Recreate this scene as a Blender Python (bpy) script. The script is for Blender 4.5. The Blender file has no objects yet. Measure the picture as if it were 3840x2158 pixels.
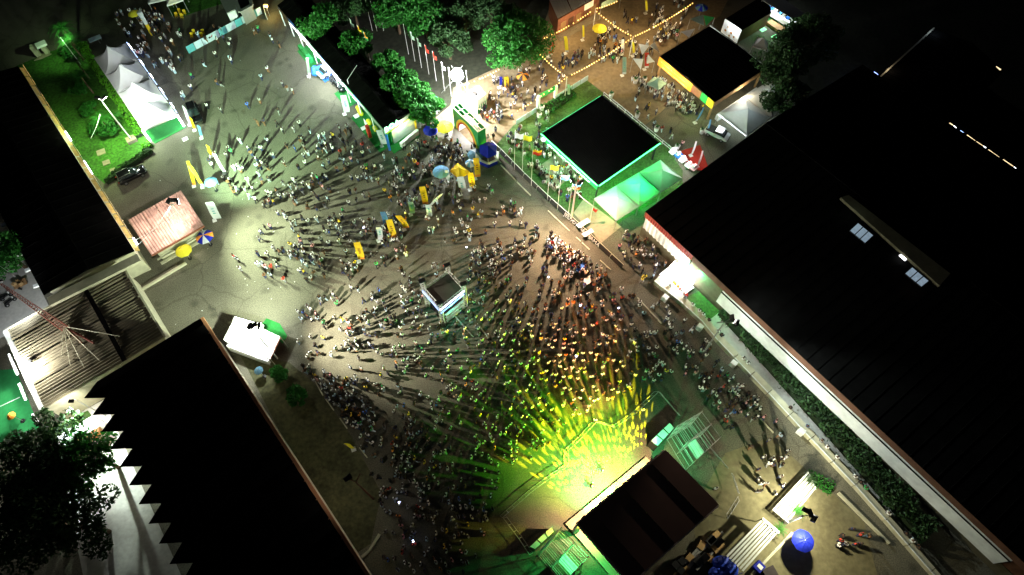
import bpy, bmesh, math, random
from mathutils import Vector, Matrix
R = math.radians
random.seed(7)
sc = bpy.context.scene
C = sc.collection

# ------------------------------------------------------------------ camera
F, VN, H = 2400.0, 2380.0, 82.0            # focal length and nadir row in photo pixels, flying height in metres
TH = math.atan((VN - 1079) / F)
cam = bpy.data.cameras.new('camera'); cam.sensor_width = 36; cam.lens = 36 * F / 3840
cam.clip_start = 1; cam.clip_end = 2000
camo = bpy.data.objects.new('camera', cam); C.objects.link(camo)
camo.location = (0, 0, H); camo.rotation_euler = (TH, 0, 0)
sc.camera = camo

# ------------------------------------------------------------------ world: a night sky, almost no light
w = bpy.data.worlds.new('World'); sc.world = w; w.use_nodes = True
nt = w.node_tree
sky = nt.nodes.new('ShaderNodeTexSky'); sky.sky_type = 'NISHITA'; sky.sun_disc = False
sky.sun_elevation = R(-4); sky.sun_rotation = R(120)
bg = nt.nodes['Background']; bg.inputs['Strength'].default_value = 0.09
nt.links.new(sky.outputs[0], bg.inputs[0])
sun = bpy.data.lights.new('moon', 'SUN'); sun.energy = 0.002; sun.angle = R(0.5); sun.color = (1.0, 0.93, 0.82)
suno = bpy.data.objects.new('moon', sun); C.objects.link(suno); suno.rotation_euler = (R(35), 0, R(120))
sc.view_settings.view_transform = 'Standard'; sc.view_settings.look = 'None'
sc.view_settings.gamma = 1; sc.view_settings.exposure = 1.85; sc.view_settings.use_curve_mapping = False
sc.render.engine = 'CYCLES'
sc.cycles.use_denoising = True
sc.cycles.max_bounces = 4; sc.cycles.diffuse_bounces = 2; sc.cycles.glossy_bounces = 2
sc.cycles.transmission_bounces = 3; sc.cycles.transparent_max_bounces = 6
sc.cycles.sample_clamp_indirect = 3.0; sc.cycles.caustics_reflective = False; sc.cycles.caustics_refractive = False
sc.cycles.use_light_tree = True

# ------------------------------------------------------------------ survey: a photo point at height h -> a place on the site
def P(u, v, h=0.0):
    xc = (u - 1920) / F; yc = (1079 - v) / F
    y = yc * math.cos(TH) + math.sin(TH); z = yc * math.sin(TH) - math.cos(TH)
    t = (H - h) / (-z)
    return Vector((xc * t, y * t, h))
def upx(p):                                # the reverse, for keeping people off roofs
    d = Vector((p[0], p[1], p[2] - H)); c, s = math.cos(TH), math.sin(TH)
    yc = d.y * c + d.z * s; zc = -d.y * s + d.z * c
    return 1920 + F * d.x / -zc, 1079 - F * yc / -zc

# ------------------------------------------------------------------ materials
MATS = {}
def mat(name, col, rough=0.8, var=0.18, scale=3.0, bump=0.0, metal=0.0, emit=0.0, ecol=None, spec=0.3, trans=0.0, stretch=None, big=0.0, bigscale=0.15, objcol=False, attr=None):
    if name in MATS: return MATS[name]
    m = bpy.data.materials.new(name); m.use_nodes = True; MATS[name] = m
    n = m.node_tree; b = n.nodes['Principled BSDF']
    b.inputs['Roughness'].default_value = rough; b.inputs['Metallic'].default_value = metal
    b.inputs['Specular IOR Level'].default_value = spec
    tc = n.nodes.new('ShaderNodeTexCoord'); mp = n.nodes.new('ShaderNodeMapping')
    n.links.new(tc.outputs['Object'], mp.inputs[0])
    if stretch: mp.inputs['Scale'].default_value = stretch
    ns = n.nodes.new('ShaderNodeTexNoise'); ns.inputs['Scale'].default_value = scale; ns.inputs['Detail'].default_value = 5
    n.links.new(mp.outputs[0], ns.inputs['Vector'])
    ra = n.nodes.new('ShaderNodeMapRange'); ra.inputs[1].default_value = 0.3; ra.inputs[2].default_value = 0.7
    ra.inputs[3].default_value = 1 - var; ra.inputs[4].default_value = 1 + var
    n.links.new(ns.outputs['Fac'], ra.inputs[0])
    fac = ra.outputs[0]
    if big:
        n2 = n.nodes.new('ShaderNodeTexNoise'); n2.inputs['Scale'].default_value = bigscale; n2.inputs['Detail'].default_value = 6; n2.inputs['Roughness'].default_value = 0.65
        n.links.new(mp.outputs[0], n2.inputs['Vector'])
        r2 = n.nodes.new('ShaderNodeMapRange'); r2.inputs[1].default_value = 0.35; r2.inputs[2].default_value = 0.65
        r2.inputs[3].default_value = 1 - big; r2.inputs[4].default_value = 1 + big
        n.links.new(n2.outputs['Fac'], r2.inputs[0])
        mm = n.nodes.new('ShaderNodeMath'); mm.operation = 'MULTIPLY'
        n.links.new(fac, mm.inputs[0]); n.links.new(r2.outputs[0], mm.inputs[1]); fac = mm.outputs[0]
    mx = n.nodes.new('ShaderNodeVectorMath'); mx.operation = 'SCALE'
    if objcol:
        oi = n.nodes.new('ShaderNodeObjectInfo'); n.links.new(oi.outputs['Color'], mx.inputs[0])
    elif attr:
        at = n.nodes.new('ShaderNodeAttribute'); at.attribute_name = attr; n.links.new(at.outputs['Color'], mx.inputs[0])
    else:
        mx.inputs[0].default_value = col[:3]
    n.links.new(fac, mx.inputs['Scale']); n.links.new(mx.outputs[0], b.inputs['Base Color'])
    if bump:
        bp = n.nodes.new('ShaderNodeBump'); bp.inputs['Strength'].default_value = bump; bp.inputs['Distance'].default_value = 0.05
        n.links.new(ns.outputs['Fac'], bp.inputs['Height']); n.links.new(bp.outputs[0], b.inputs['Normal'])
    if emit:
        b.inputs['Emission Color'].default_value = (*(ecol or col)[:3], 1); b.inputs['Emission Strength'].default_value = emit
    if trans:
        tr = n.nodes.new('ShaderNodeBsdfTranslucent'); n.links.new(mx.outputs[0], tr.inputs[0])
        ms = n.nodes.new('ShaderNodeMixShader'); ms.inputs[0].default_value = trans
        n.links.new(b.outputs[0], ms.inputs[1]); n.links.new(tr.outputs[0], ms.inputs[2])
        n.links.new(ms.outputs[0], n.nodes['Material Output'].inputs[0])
    return m

M_ = {
 'asphalt': mat('asphalt', (.125, .117, .084), .9, .42, 7.0, .3, big=.24, bigscale=.06),
 'earth': mat('earth', (.25, .19, .11), .95, .2, 1.6, .3, big=.25, bigscale=.12),
 'lawn': mat('lawn_grass', (.035, .12, .012), .95, .45, 2.5, .6, big=.35, bigscale=.25),
 'turf': mat('turf_grass', (.06, .12, .03), .95, .4, 3.0, .6, big=.4, bigscale=.2),
 'court': mat('court_green', (.02, .22, .06), .8, .1, 2.0),
 'paleyard': mat('pale_concrete', (.42, .41, .37), .9, .12, 2.0, .2, big=.18, bigscale=.12),
 'tile': mat('pale_paving', (.27, .23, .16), .9, .12, 2.0, .2, big=.15),
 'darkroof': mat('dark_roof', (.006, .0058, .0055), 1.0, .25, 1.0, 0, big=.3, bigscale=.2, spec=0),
 'stageroof': mat('stage_roof_skin', (.075, .048, .038), .75, .12, .5),
 'corr': mat('corrugated_grey', (.16, .14, .09), .7, .2, .8, 0, big=.2),
 'redroof': mat('corrugated_red', (.46, .28, .23), .7, .18, 1.2, 0, big=.2, bigscale=.3),
 'redclad': mat('red_cladding', (.32, .055, .04), .7, .15, 1.2),
 'rust': mat('brown_fascia', (.13, .06, .035), .8, .2, 1.0),
 'orangefascia': mat('terracotta_fascia', (.42, .19, .09), .8, .12, 1.5),
 'white': mat('white_paint', (.78, .78, .76), .55, .06, 1.5),
 'whitewall': mat('white_wall', (.74, .77, .75), .8, .1, .8, big=.12, bigscale=.3),
 'cream': mat('cream_wall', (.48, .46, .33), .85, .12, 1.0, big=.15, bigscale=.4),
 'brick': mat('red_brown_wall', (.26, .10, .06), .85, .15, 2.0),
 'tent': mat('tent_fabric', (.74, .75, .74), .6, .04, 2.0, trans=.15),
 'fabric_yellow': mat('yellow_fabric', (.86, .60, .03), .7, .06, 3, trans=.35),
 'fabric_bright': mat('bright_yellow_fabric', (.88, .80, .05), .7, .06, 3, trans=.35),
 'fabric_blue': mat('blue_fabric', (.010, .022, .42), .6, .08, 3, trans=.3),
 'fabric_sky': mat('sky_blue_fabric', (.16, .38, .62), .7, .08, 3, trans=.3),
 'fabric_steel': mat('steel_blue_fabric', (.09, .20, .27), .7, .08, 3, trans=.3),
 'fabric_white': mat('white_fabric', (.72, .76, .78), .7, .06, 3, trans=.3),
 'fabric_red': mat('red_fabric', (.55, .05, .03), .7, .08, 3, trans=.3),
 'fabric_orange': mat('orange_fabric', (.80, .30, .04), .7, .08, 3, trans=.3),
 'fabric_green': mat('green_fabric', (.03, .32, .08), .7, .08, 3, trans=.3),
 'fabric_sage': mat('sage_fabric', (.30, .42, .32), .7, .08, 3, trans=.3),
 'print_dark': mat('dark_print', (.04, .03, .03), .7, .1, 3),
 'print_brown': mat('brown_print', (.30, .13, .03), .7, .1, 3),
 'steel': mat('galvanised_steel', (.45, .45, .43), .45, .1, 4, metal=.6),
 'pole': mat('painted_pole', (.62, .62, .58), .5, .08, 3),
 'alu': mat('aluminium_truss', (.34, .34, .33), .5, .06, 4, metal=.2),
 'dark': mat('black_plastic', (.015, .015, .016), .5, .15, 4),
 'carblack': mat('black_car_paint', (.006, .006, .007), .12, .05, 4, spec=.8),
 'carwhite': mat('white_car_paint', (.75, .76, .76), .25, .03, 4, spec=.6),
 'glass': mat('dark_glass', (.02, .03, .03), .08, .05, 4, spec=.9),
 'rubber': mat('tyre_rubber', (.012, .012, .012), .9, .1, 4),
 'chrome': mat('rim_metal', (.5, .5, .5), .3, .05, 4, metal=.9),
 'rustred': mat('red_oxide_mast', (.16, .045, .03), .7, .2, 3),
 'green_panel': mat('green_panel', (.02, .26, .07), .6, .08, 2),
 'carpet': mat('green_carpet', (.015, .15, .03), .95, .15, 5),
 'yellow_panel': mat('yellow_panel', (.80, .52, .03), .6, .08, 2),
 'red_panel': mat('red_panel', (.55, .05, .03), .6, .08, 2),
 'blue_panel': mat('blue_panel', (.03, .16, .60), .6, .08, 2),
 'teal_panel': mat('teal_panel', (.10, .38, .42), .6, .1, 2),
 'orange_panel': mat('orange_panel', (.72, .28, .03), .6, .1, 1),
 'wood': mat('timber', (.34, .20, .09), .8, .2, 2, stretch=(1, 1, 6)),
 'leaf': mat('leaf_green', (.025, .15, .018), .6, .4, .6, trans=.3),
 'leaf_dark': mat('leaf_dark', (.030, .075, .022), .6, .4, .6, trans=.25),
 'leaf_lit_lime': mat('leaf_lit_lime', (.10, .34, .015), .6, .35, .8, trans=.3),  # brightness of the LED light is part of this lime
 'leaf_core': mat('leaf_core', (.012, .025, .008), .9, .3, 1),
 'bark': mat('bark', (.09, .06, .035), .95, .3, 3, .4),
 'skin': mat('skin', (.085, .045, .028), .55, .1, 8),
 'hair': mat('hair', (.01, .008, .007), .7, .1, 8),
 'cloth': mat('cloth', (.5, .5, .5), .85, .08, 8, objcol=True),
 'crowd': mat('crowd_cloth', (.5, .5, .5), .85, .08, 8, attr='tint'),
 'tarp': mat('blue_tarpaulin', (.02, .06, .50), .5, .15, 2, .4),
 'cardboard': mat('cardboard', (.42, .27, .12), .9, .15, 2),
 'stageplank': mat('stage_deck', (.30, .24, .18), .7, .12, 1.2),
 'glass_roof': mat('frosted_panel', (.62, .66, .70), .4, .05, 2),
 'led_white': mat('led_white', (.9, .93, 1), .5, 0, emit=8, ecol=(.86, .92, 1.0)),
 'led_soft': mat('led_soft', (.9, .93, 1), .5, 0, emit=2.0, ecol=(.9, .95, 1.0)),
 'led_blue': mat('led_blue', (.5, .6, 1), .5, 0, emit=.7, ecol=(.06, .16, 1.0)),
 'led_bluewhite': mat('led_bluewhite', (.5, .6, 1), .5, 0, emit=.75, ecol=(.35, .52, 1.0)),
 'neon_green': mat('neon_green', (.3, 1, .5), .5, 0, emit=4.5, ecol=(.03, 1.0, .12)),
 'neon_mint': mat('neon_mint', (.6, 1, .7), .5, 0, emit=1.3, ecol=(.32, 1.0, .50)),
 'bulb': mat('warm_bulb', (1, .8, .4), .5, 0, emit=1.3, ecol=(1.0, .52, .10)),
 'tube_warm': mat('warm_tube', (1, .8, .4), .5, 0, emit=.8, ecol=(1.0, .62, .14)),
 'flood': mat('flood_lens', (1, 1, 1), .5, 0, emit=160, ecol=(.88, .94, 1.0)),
 'skylight': mat('lit_skylight', (.5, .6, .7), .4, .3, 1.2, emit=.085, ecol=(.55, .75, .95)),
 'corr_ochre': mat('ochre_eave', (.50, .34, .10), .6, .2, 2.0),
 'tube_dim': mat('dim_tube', (1, .8, .5), .5, 0, emit=.5, ecol=(1.0, .75, .4)),
 'led_dimblue': mat('dim_blue_sign', (.4, .5, 1), .5, .3, 4, emit=1.2, ecol=(.25, .35, 1.0)),
 'neon_dim': mat('dim_green_sign', (.4, 1, .5), .5, .3, 4, emit=.35, ecol=(.2, 1.0, .35)),
 'neon_faint': mat('faint_neon', (.3, 1, .5), .5, 0, emit=.6, ecol=(.05, 1.0, .35)),
 'sign_white': mat('lit_sign_white', (.9, 1, .95), .5, 0, emit=.8, ecol=(.8, 1.0, .9)),
 'sign_pale': mat('pale_sign', (.75, .8, .6), .6, .05),
 'led_dim': mat('dim_led', (.9, .95, 1), .5, 0, emit=.7, ecol=(.8, .9, 1)),
 'wood_pale': mat('pale_timber', (.72, .60, .40), .7, .1, 3),
 'led_wall': mat('led_wall', (1, 1, 1), .5, 0, emit=6, ecol=(1, .97, .98)),
 'lens_lit': mat('lit_lens', (1, 1, 1), .5, 0, emit=40, ecol=(1, .97, .85)),
 'foh_skin': mat('tower_roof_skin', (.055, .05, .042), .8, .1, 1),
 'sign_blue': mat('pale_blue_sign', (.50, .62, .72), .6, .08, 2),
 'fence_dark': mat('dark_fence', (.03, .03, .028), .7, .2, 2),
 'orange_lit_stone': mat('orange_lit_stone', (.45, .26, .12), .8, .15, 1.5),  # orange lamp glow on the terrace is in this colour
 'dirt': mat('trodden_dirt', (.15, .135, .075), .95, .2, 1.6, .3, big=.25, bigscale=.12),
 'soil_shade': mat('garden_soil_shade', (.028, .030, .018), .95, .3, 1.6, .3, big=.3),
 'scrub': mat('scrub_grass', (.075, .075, .035), .95, .35, 2.0, .4, big=.4, bigscale=.3),
 'olive': mat('olive_wall', (.10, .09, .055), .9, .15, 1.5),
 'tent_green': mat('glowing_tent_fabric', (.70, .74, .70), .6, .05, 1.5, trans=.5),
 'phone': mat('phone_screen', (.5, .5, 1), .4, 0, emit=8, ecol=(.55, .6, 1.0)),
}

def worn(m):                                 # repairs, cracks and oil stains laid over the asphalt
    n = m.node_tree; b = n.nodes['Principled BSDF']; src = b.inputs['Base Color'].links[0].from_socket; tc = next(x for x in n.nodes if x.type == 'TEX_COORD')
    nz = n.nodes.new('ShaderNodeTexNoise'); nz.inputs['Scale'].default_value = .5; nz.inputs['Detail'].default_value = 3; n.links.new(tc.outputs['Object'], nz.inputs['Vector'])
    ad = n.nodes.new('ShaderNodeVectorMath'); ad.operation = 'MULTIPLY_ADD'; ad.inputs[1].default_value = (1.6, 1.6, 0); n.links.new(nz.outputs['Color'], ad.inputs[0]); n.links.new(tc.outputs['Object'], ad.inputs[2])
    fs = []
    for sc_, feat, lo, hi, a, c, vec in ((.11, 'DISTANCE_TO_EDGE', 0, .016, .72, 1, ad.outputs[0]), (.07, 'F1', 0, 1, .86, 1.14, tc.outputs['Object']), (.35, 'F1', .06, .30, .62, 1, ad.outputs[0])):
        v = n.nodes.new('ShaderNodeTexVoronoi'); v.feature = feat; v.inputs['Scale'].default_value = sc_; n.links.new(vec, v.inputs['Vector'])
        mr = n.nodes.new('ShaderNodeMapRange'); mr.inputs[1].default_value = lo; mr.inputs[2].default_value = hi; mr.inputs[3].default_value = a; mr.inputs[4].default_value = c
        if sc_ == .07:
            bw = n.nodes.new('ShaderNodeRGBToBW'); n.links.new(v.outputs['Color'], bw.inputs[0]); n.links.new(bw.outputs[0], mr.inputs[0])
        else: n.links.new(v.outputs['Distance'], mr.inputs[0])
        fs.append(mr.outputs[0])
    for f in fs:
        x = n.nodes.new('ShaderNodeVectorMath'); x.operation = 'SCALE'; n.links.new(src, x.inputs[0]); n.links.new(f, x.inputs['Scale']); src = x.outputs[0]
    n.links.new(src, b.inputs['Base Color'])
worn(MATS['asphalt'])
# ------------------------------------------------------------------ mesh builder
class MB:
    def __init__(s): s.v = []; s.f = []
    def add(s, vs, fs):
        o = len(s.v); s.v += [Vector(p) for p in vs]; s.f += [tuple(o + i for i in f) for f in fs]; return s
    def hexa(s, b, t):                       # four bottom and four top corners, both counter-clockwise from above
        return s.add(list(b) + list(t), [(3, 2, 1, 0), (4, 5, 6, 7), (0, 1, 5, 4), (1, 2, 6, 5), (2, 3, 7, 6), (3, 0, 4, 7)])
    def box(s, c, d, rz=0.0, m=None):
        x, y, z = d[0] / 2, d[1] / 2, d[2] / 2
        q = [Vector(p) for p in ((-x, -y, -z), (x, -y, -z), (x, y, -z), (-x, y, -z), (-x, -y, z), (x, -y, z), (x, y, z), (-x, y, z))]
        r = m or Matrix.Rotation(rz, 3, 'Z')
        q = [r @ p + Vector(c) for p in q]
        return s.hexa(q[:4], q[4:])
    def beam(s, a, b, wd, ht, up=Vector((0, 0, 1))):
        a = Vector(a); b = Vector(b); d = (b - a); L = d.length; d.normalize()
        if abs(d.dot(up)) > .98: up = Vector((1, 0, 0))
        sx = d.cross(up).normalized(); uz = sx.cross(d).normalized()
        m = Matrix((d, sx, uz)).transposed()
        return s.box((a + b) / 2, (L, wd, ht), m=m)
    def prism(s, pts, z0, z1):               # polygon in plan, extruded
        pts = [Vector((p[0], p[1])) for p in pts]
        if sum(pts[i].x * pts[i - 1].y - pts[i - 1].x * pts[i].y for i in range(len(pts))) > 0: pts.reverse()
        n = len(pts)
        zz = lambda z, i: z[i] if isinstance(z, (list, tuple)) else z
        return s.add([(p.x, p.y, zz(z0, i)) for i, p in enumerate(pts)] + [(p.x, p.y, zz(z1, i)) for i, p in enumerate(pts)],
                     [tuple(range(n - 1, -1, -1)), tuple(range(n, 2 * n))] + [(i, (i + 1) % n, n + (i + 1) % n, n + i) for i in range(n)])
    def slab(s, q, t):                       # quad in space given a thickness t
        q = [Vector(p) for p in q]; nn = (q[1] - q[0]).cross(q[-1] - q[0]).normalized() * (t / 2)
        n = len(q); return s.add([p - nn for p in q] + [p + nn for p in q],
            [tuple(range(n - 1, -1, -1)), tuple(range(n, 2 * n))] + [(i, (i + 1) % n, n + (i + 1) % n, n + i) for i in range(n)])
    def tube(s, a, b, r0, r1=None, n=6):
        a = Vector(a); b = Vector(b); r1 = r0 if r1 is None else r1
        d = (b - a).normalized(); up = Vector((0, 0, 1)) if abs(d.z) < .95 else Vector((1, 0, 0))
        x = d.cross(up).normalized(); y = x.cross(d)
        ring = [x * math.cos(2 * math.pi * i / n) + y * math.sin(2 * math.pi * i / n) for i in range(n)]
        return s.add([a + p * r0 for p in ring] + [b + p * r1 for p in ring],
                     [tuple(range(n)), tuple(range(2 * n - 1, n - 1, -1))] + [(i, n + i, n + (i + 1) % n, (i + 1) % n) for i in range(n)])
    def path(s, pts, r, n=4):
        for a, b in zip(pts, pts[1:]): s.tube(a, b, r, n=n)
        return s
    def lathe(s, prof, c=(0, 0, 0), n=12):
        c = Vector(c); vs = []
        for r, z in prof: vs += [c + Vector((r * math.cos(2 * math.pi * i / n), r * math.sin(2 * math.pi * i / n), z)) for i in range(n)]
        k = len(prof)
        return s.add(vs, [(j * n + i, j * n + (i + 1) % n, (j + 1) * n + (i + 1) % n, (j + 1) * n + i) for j in range(k - 1) for i in range(n)]
                     + [tuple(range(n - 1, -1, -1)), tuple(range((k - 1) * n, k * n))])
    def ball(s, c, r, n=8, k=5):
        rx, ry, rz = r if isinstance(r, (tuple, list)) else (r, r, r)
        c = Vector(c); vs = [c + Vector((0, 0, -rz))]; fs = []
        for j in range(1, k):
            a = math.pi * j / k
            vs += [c + Vector((rx * math.sin(a) * math.cos(2 * math.pi * i / n), ry * math.sin(a) * math.sin(2 * math.pi * i / n), -rz * math.cos(a))) for i in range(n)]
        vs.append(c + Vector((0, 0, rz))); e = len(vs) - 1
        fs += [(0, 1 + (i + 1) % n, 1 + i) for i in range(n)]
        for j in range(k - 2): fs += [(1 + j * n + i, 1 + j * n + (i + 1) % n, 1 + (j + 1) * n + (i + 1) % n, 1 + (j + 1) * n + i) for i in range(n)]
        fs += [(e, 1 + (k - 2) * n + i, 1 + (k - 2) * n + (i + 1) % n) for i in range(n)]
        return s.add(vs, fs)
    def corr(s, a, b, c, pitch=.3, amp=.05):  # corrugated sheet: ribs run from a to b, repeat from a to c
        a, b, c = Vector(a), Vector(b), Vector(c); L = (c - a).length; k = max(2, int(L / pitch)) * 2
        nn = (b - a).cross(c - a).normalized()
        if nn.z < 0: nn = -nn
        vs = []
        for i in range(k + 1):
            o = (c - a) * (i / k) + nn * (amp if i % 2 else -amp)
            vs += [a + o, b + o]
        return s.add(vs, [(2 * i, 2 * i + 1, 2 * i + 3, 2 * i + 2) for i in range(k)])
    def mesh(s, name, m, smooth=False, org=(0, 0, 0)):
        me = bpy.data.meshes.new(name); o = Vector(org)
        me.from_pydata([p - o for p in s.v], [], s.f)
        if m: me.materials.append(m)
        if smooth: me.polygons.foreach_set('use_smooth', [True] * len(me.polygons))
        me.update(); return me
    def build(s, name, m, parent=None, smooth=False, org=None):
        o = Vector(org) if org is not None else (worg(parent) if parent else Vector((0, 0, 0)))
        ob = bpy.data.objects.new(name, s.mesh(name, M_[m] if isinstance(m, str) else m, smooth, o)); C.objects.link(ob)
        if parent: ob.parent = parent
        else: ob.location = o
        return ob
def worg(o):
    v = Vector((0, 0, 0))
    while o: v += o.location; o = o.parent
    return v
def tag(o, label, cat, group=None):
    o['label'] = label; o['category'] = cat
    if group: o['group'] = group
    return o
def struct(o): o['kind'] = 'structure'; return o
def stuff(o, label=None):
    o['kind'] = 'stuff'
    if label: o['label'] = label
    return o
def thing(name, label, cat, loc=(0, 0, 0), rz=0.0, group=None):
    o = bpy.data.objects.new(name, None); C.objects.link(o); o.empty_display_size = .2
    o.location = Vector(loc); o.rotation_euler = (0, 0, rz)
    return tag(o, label, cat, group)
def local(mb, name, m, parent, smooth=False): return mb.build(name, m, parent, smooth, org=(0, 0, 0))
def dup(o, parent=None):
    c = o.copy(); C.objects.link(c); c.parent = parent
    for ch in list(o.children): dup(ch, c)
    return c
def text(name, body, size, m, parent, mw, ext=.01):   # mw: matrix with columns right, up, out and position, in world space
    cu = bpy.data.curves.new(name, 'FONT'); cu.body = body; cu.size = size; cu.extrude = ext; cu.align_x = 'CENTER'; cu.align_y = 'CENTER'; cu.resolution_u = 2
    t = bpy.data.objects.new(name, cu); C.objects.link(t)
    me = bpy.data.meshes.new_from_object(t); bpy.data.objects.remove(t)
    me.materials.clear(); me.materials.append(M_[m])
    ob = bpy.data.objects.new(name, me); C.objects.link(ob); ob.parent = parent
    mm = mw.copy(); mm.translation = mm.translation - worg(parent); ob.matrix_local = mm
    return ob
def frame(right, up, pos):
    r = Vector(right).normalized(); u = Vector(up); u = (u - r * u.dot(r)).normalized(); n = r.cross(u)
    m = Matrix((r, u, n)).transposed().to_4x4(); m.translation = Vector(pos); return m
def spot(parent, pos, aim, power, col, cone=100, blend=.7, rad=.15, name='lamp_light'):
    l = bpy.data.lights.new(name, 'SPOT'); l.energy = power; l.color = col; l.spot_size = R(cone); l.spot_blend = blend; l.shadow_soft_size = rad
    o = bpy.data.objects.new(name, l); C.objects.link(o)
    o.location = Vector(pos) - (worg(parent) if parent else Vector()); o.parent = parent
    o.rotation_euler = (Vector(aim) - Vector(pos)).to_track_quat('-Z', 'Y').to_euler()
    return o
def point(parent, pos, power, col, rad=.2, name='lamp_light'):
    l = bpy.data.lights.new(name, 'POINT'); l.energy = power; l.color = col; l.shadow_soft_size = rad
    o = bpy.data.objects.new(name, l); C.objects.link(o)
    o.location = Vector(pos) - (worg(parent) if parent else Vector()); o.parent = parent
    return o
def lerp(a, b, t): return a + (b - a) * t
def sheet(name, px, m, z):                    # a flat sheet of the ground
    pts = [P(u, v, 0) for u, v in px]
    return struct(MB().prism(pts, z - .3, z).build(name, m))
# ================================================================== THE SETTING
g = MB(); n = 24
for i in range(n + 1):
    for j in range(n + 1): g.v.append(Vector((-400 + 800 * i / n, -250 + 800 * j / n, 0)))
g.f = [(i * (n + 1) + j, (i + 1) * (n + 1) + j, (i + 1) * (n + 1) + j + 1, i * (n + 1) + j + 1) for i in range(n) for j in range(n)]
struct(g.build('ground', 'asphalt'))
sheet('lawn', [(60, 250), (300, 150), (338, 199), (470, 400), (545, 520), (580, 548), (440, 640), (392, 690), (310, 620)], 'lawn', .05)
sheet('lawn', [(690, 60), (880, 0), (880, -60), (600, -60), (640, 60)], 'lawn', .03)
sheet('sand_yard', [(1600, 470), (1690, 395), (1700, 330), (1830, 270), (1960, 215), (2030, 120), (2090, -60), (2760, -60), (2700, 60), (2480, 230), (2570, 330), (2480, 420), (2420, 470), (2260, 345), (2190, 292), (1925, 470), (1842, 562), (1740, 520)], 'earth', .012)
sheet('turf', [(1845, 565), (1925, 472), (2190, 294), (2262, 350), (2320, 420), (2420, 470), (2490, 545), (2560, 640), (2560, 700), (2330, 830), (2300, 870), (2140, 800)], 'turf', .02)
sheet('paving', [(2000, 640), (2090, 575), (2160, 640), (2080, 720)], 'tile', .028)
sheet('paving', [(2150, 800), (2190, 745), (2330, 850), (2255, 912)], 'tile', .028)
sheet('court', [(-60, 1390), (60, 1385), (150, 1610), (-60, 1680)], 'court', .012)
sheet('yard', [(-80, 900), (55, 900), (200, 1180), (30, 1255), (-60, 1300)], 'paleyard', .012)
sheet('yard', [(200, 1600), (390, 1500), (720, 2250), (330, 2250)], 'paleyard', .012)
sheet('lawn', [(330, 1540), (180, 1610), (215, 1650), (360, 1580)], 'turf', .018)
sheet('verge', [(900, 1330), (1085, 1360), (1180, 1440), (1320, 1640), (1430, 1850), (1390, 2040), (1330, 2080), (1060, 1640)], 'scrub', .012)
sheet('garden', [(2900, -60), (2940, 120), (3000, 400), (3300, 300), (3560, 500), (4200, 1000), (4400, -60)], 'soil_shade', .010)  # dark sheet painted in for the unlit upper right corner
sheet('garden', [(1180, -60), (1100, -20), (1500, 430), (1600, 470), (1690, 395), (1700, 330), (1830, 270), (1960, 215), (2030, 120), (2090, -60)], 'soil_shade', .010)
sheet('path', [(2620, 1180), (2780, 1150), (3420, 1870), (3400, 1980)], 'paleyard', .012)
sheet('verge', [(2560, 1120), (2700, 1060), (2760, 1120), (2650, 1210)], 'turf', .016)
sheet('forecourt', [(2640, 2200), (2590, 1920), (2720, 1700), (2890, 1640), (3240, 1960), (3300, 2200)], 'dirt', .012)

# ------------------------------------------------------------------ flat-roofed halls
def wallring(root, pts, z0, z1, m, t=.25, sides=None, name='wall'):
    n = len(pts); c = sum(pts, Vector()) / n
    for i in (sides if sides is not None else range(n)):
        a, b = pts[i], pts[(i + 1) % n]
        d = (b - a); d.z = 0; nn = Vector((-d.y, d.x, 0)).normalized()
        if nn.dot(c - a) < 0: nn = -nn
        MB().hexa([Vector((a.x, a.y, z0)), Vector((b.x, b.y, z0)), Vector((b.x, b.y, z0)) + nn * t, Vector((a.x, a.y, z0)) + nn * t],
                  [Vector((a.x, a.y, z1)), Vector((b.x, b.y, z1)), Vector((b.x, b.y, z1)) + nn * t, Vector((a.x, a.y, z1)) + nn * t]).build(name, m, root)
def inset(pts, d):
    c = sum(pts, Vector()) / len(pts); return [p + (c - p).normalized() * d for p in pts]
def cent(pts): c = sum(pts, Vector()) / len(pts); return Vector((c.x, c.y, 0))
def ridged(root, q, m, th=.12, rise=1.0, seams=14, name='roof'):   # gable roof over quad q, ridge along q0-q1, with standing seams
    e0, e1 = (q[0] + q[3]) / 2 + Vector((0, 0, rise)), (q[1] + q[2]) / 2 + Vector((0, 0, rise))
    b = MB()
    for A, B, CC, D in ((q[0], q[1], e1, e0), (q[2], q[3], e0, e1)):
        b.slab([A, B, CC, D], th)
    r = b.build(name, m, root)
    s = MB()
    for A, B, CC, D in ((q[0], q[1], e1, e0), (q[2], q[3], e0, e1)):
        for k in range(1, seams):
            t = k / seams; s.beam(lerp(A, B, t) + Vector((0, 0, th * .6)), lerp(D, CC, t) + Vector((0, 0, th * .6)), .09, .09)
    o = s.build('roof_seams', m, r); stuff(o)
    MB().beam(e0 + Vector((0, 0, .1)), e1 + Vector((0, 0, .1)), .5, .1).build('ridge_cap', m, r)
    return r

# left hall beside the lawn
h = 6.5
A, B, D = P(68, 250, h), P(505, 942, h), P(165, 1108, h)
q = [A, B, D, A + D - B]
lh = thing('hall', 'long dark-roofed hall left of the lawn, its eave lined with added warm tubes', 'building', cent(q))
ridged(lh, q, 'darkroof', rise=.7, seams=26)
wallring(lh, inset(q, 1.4), 0, h - .3, 'cream')
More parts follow.
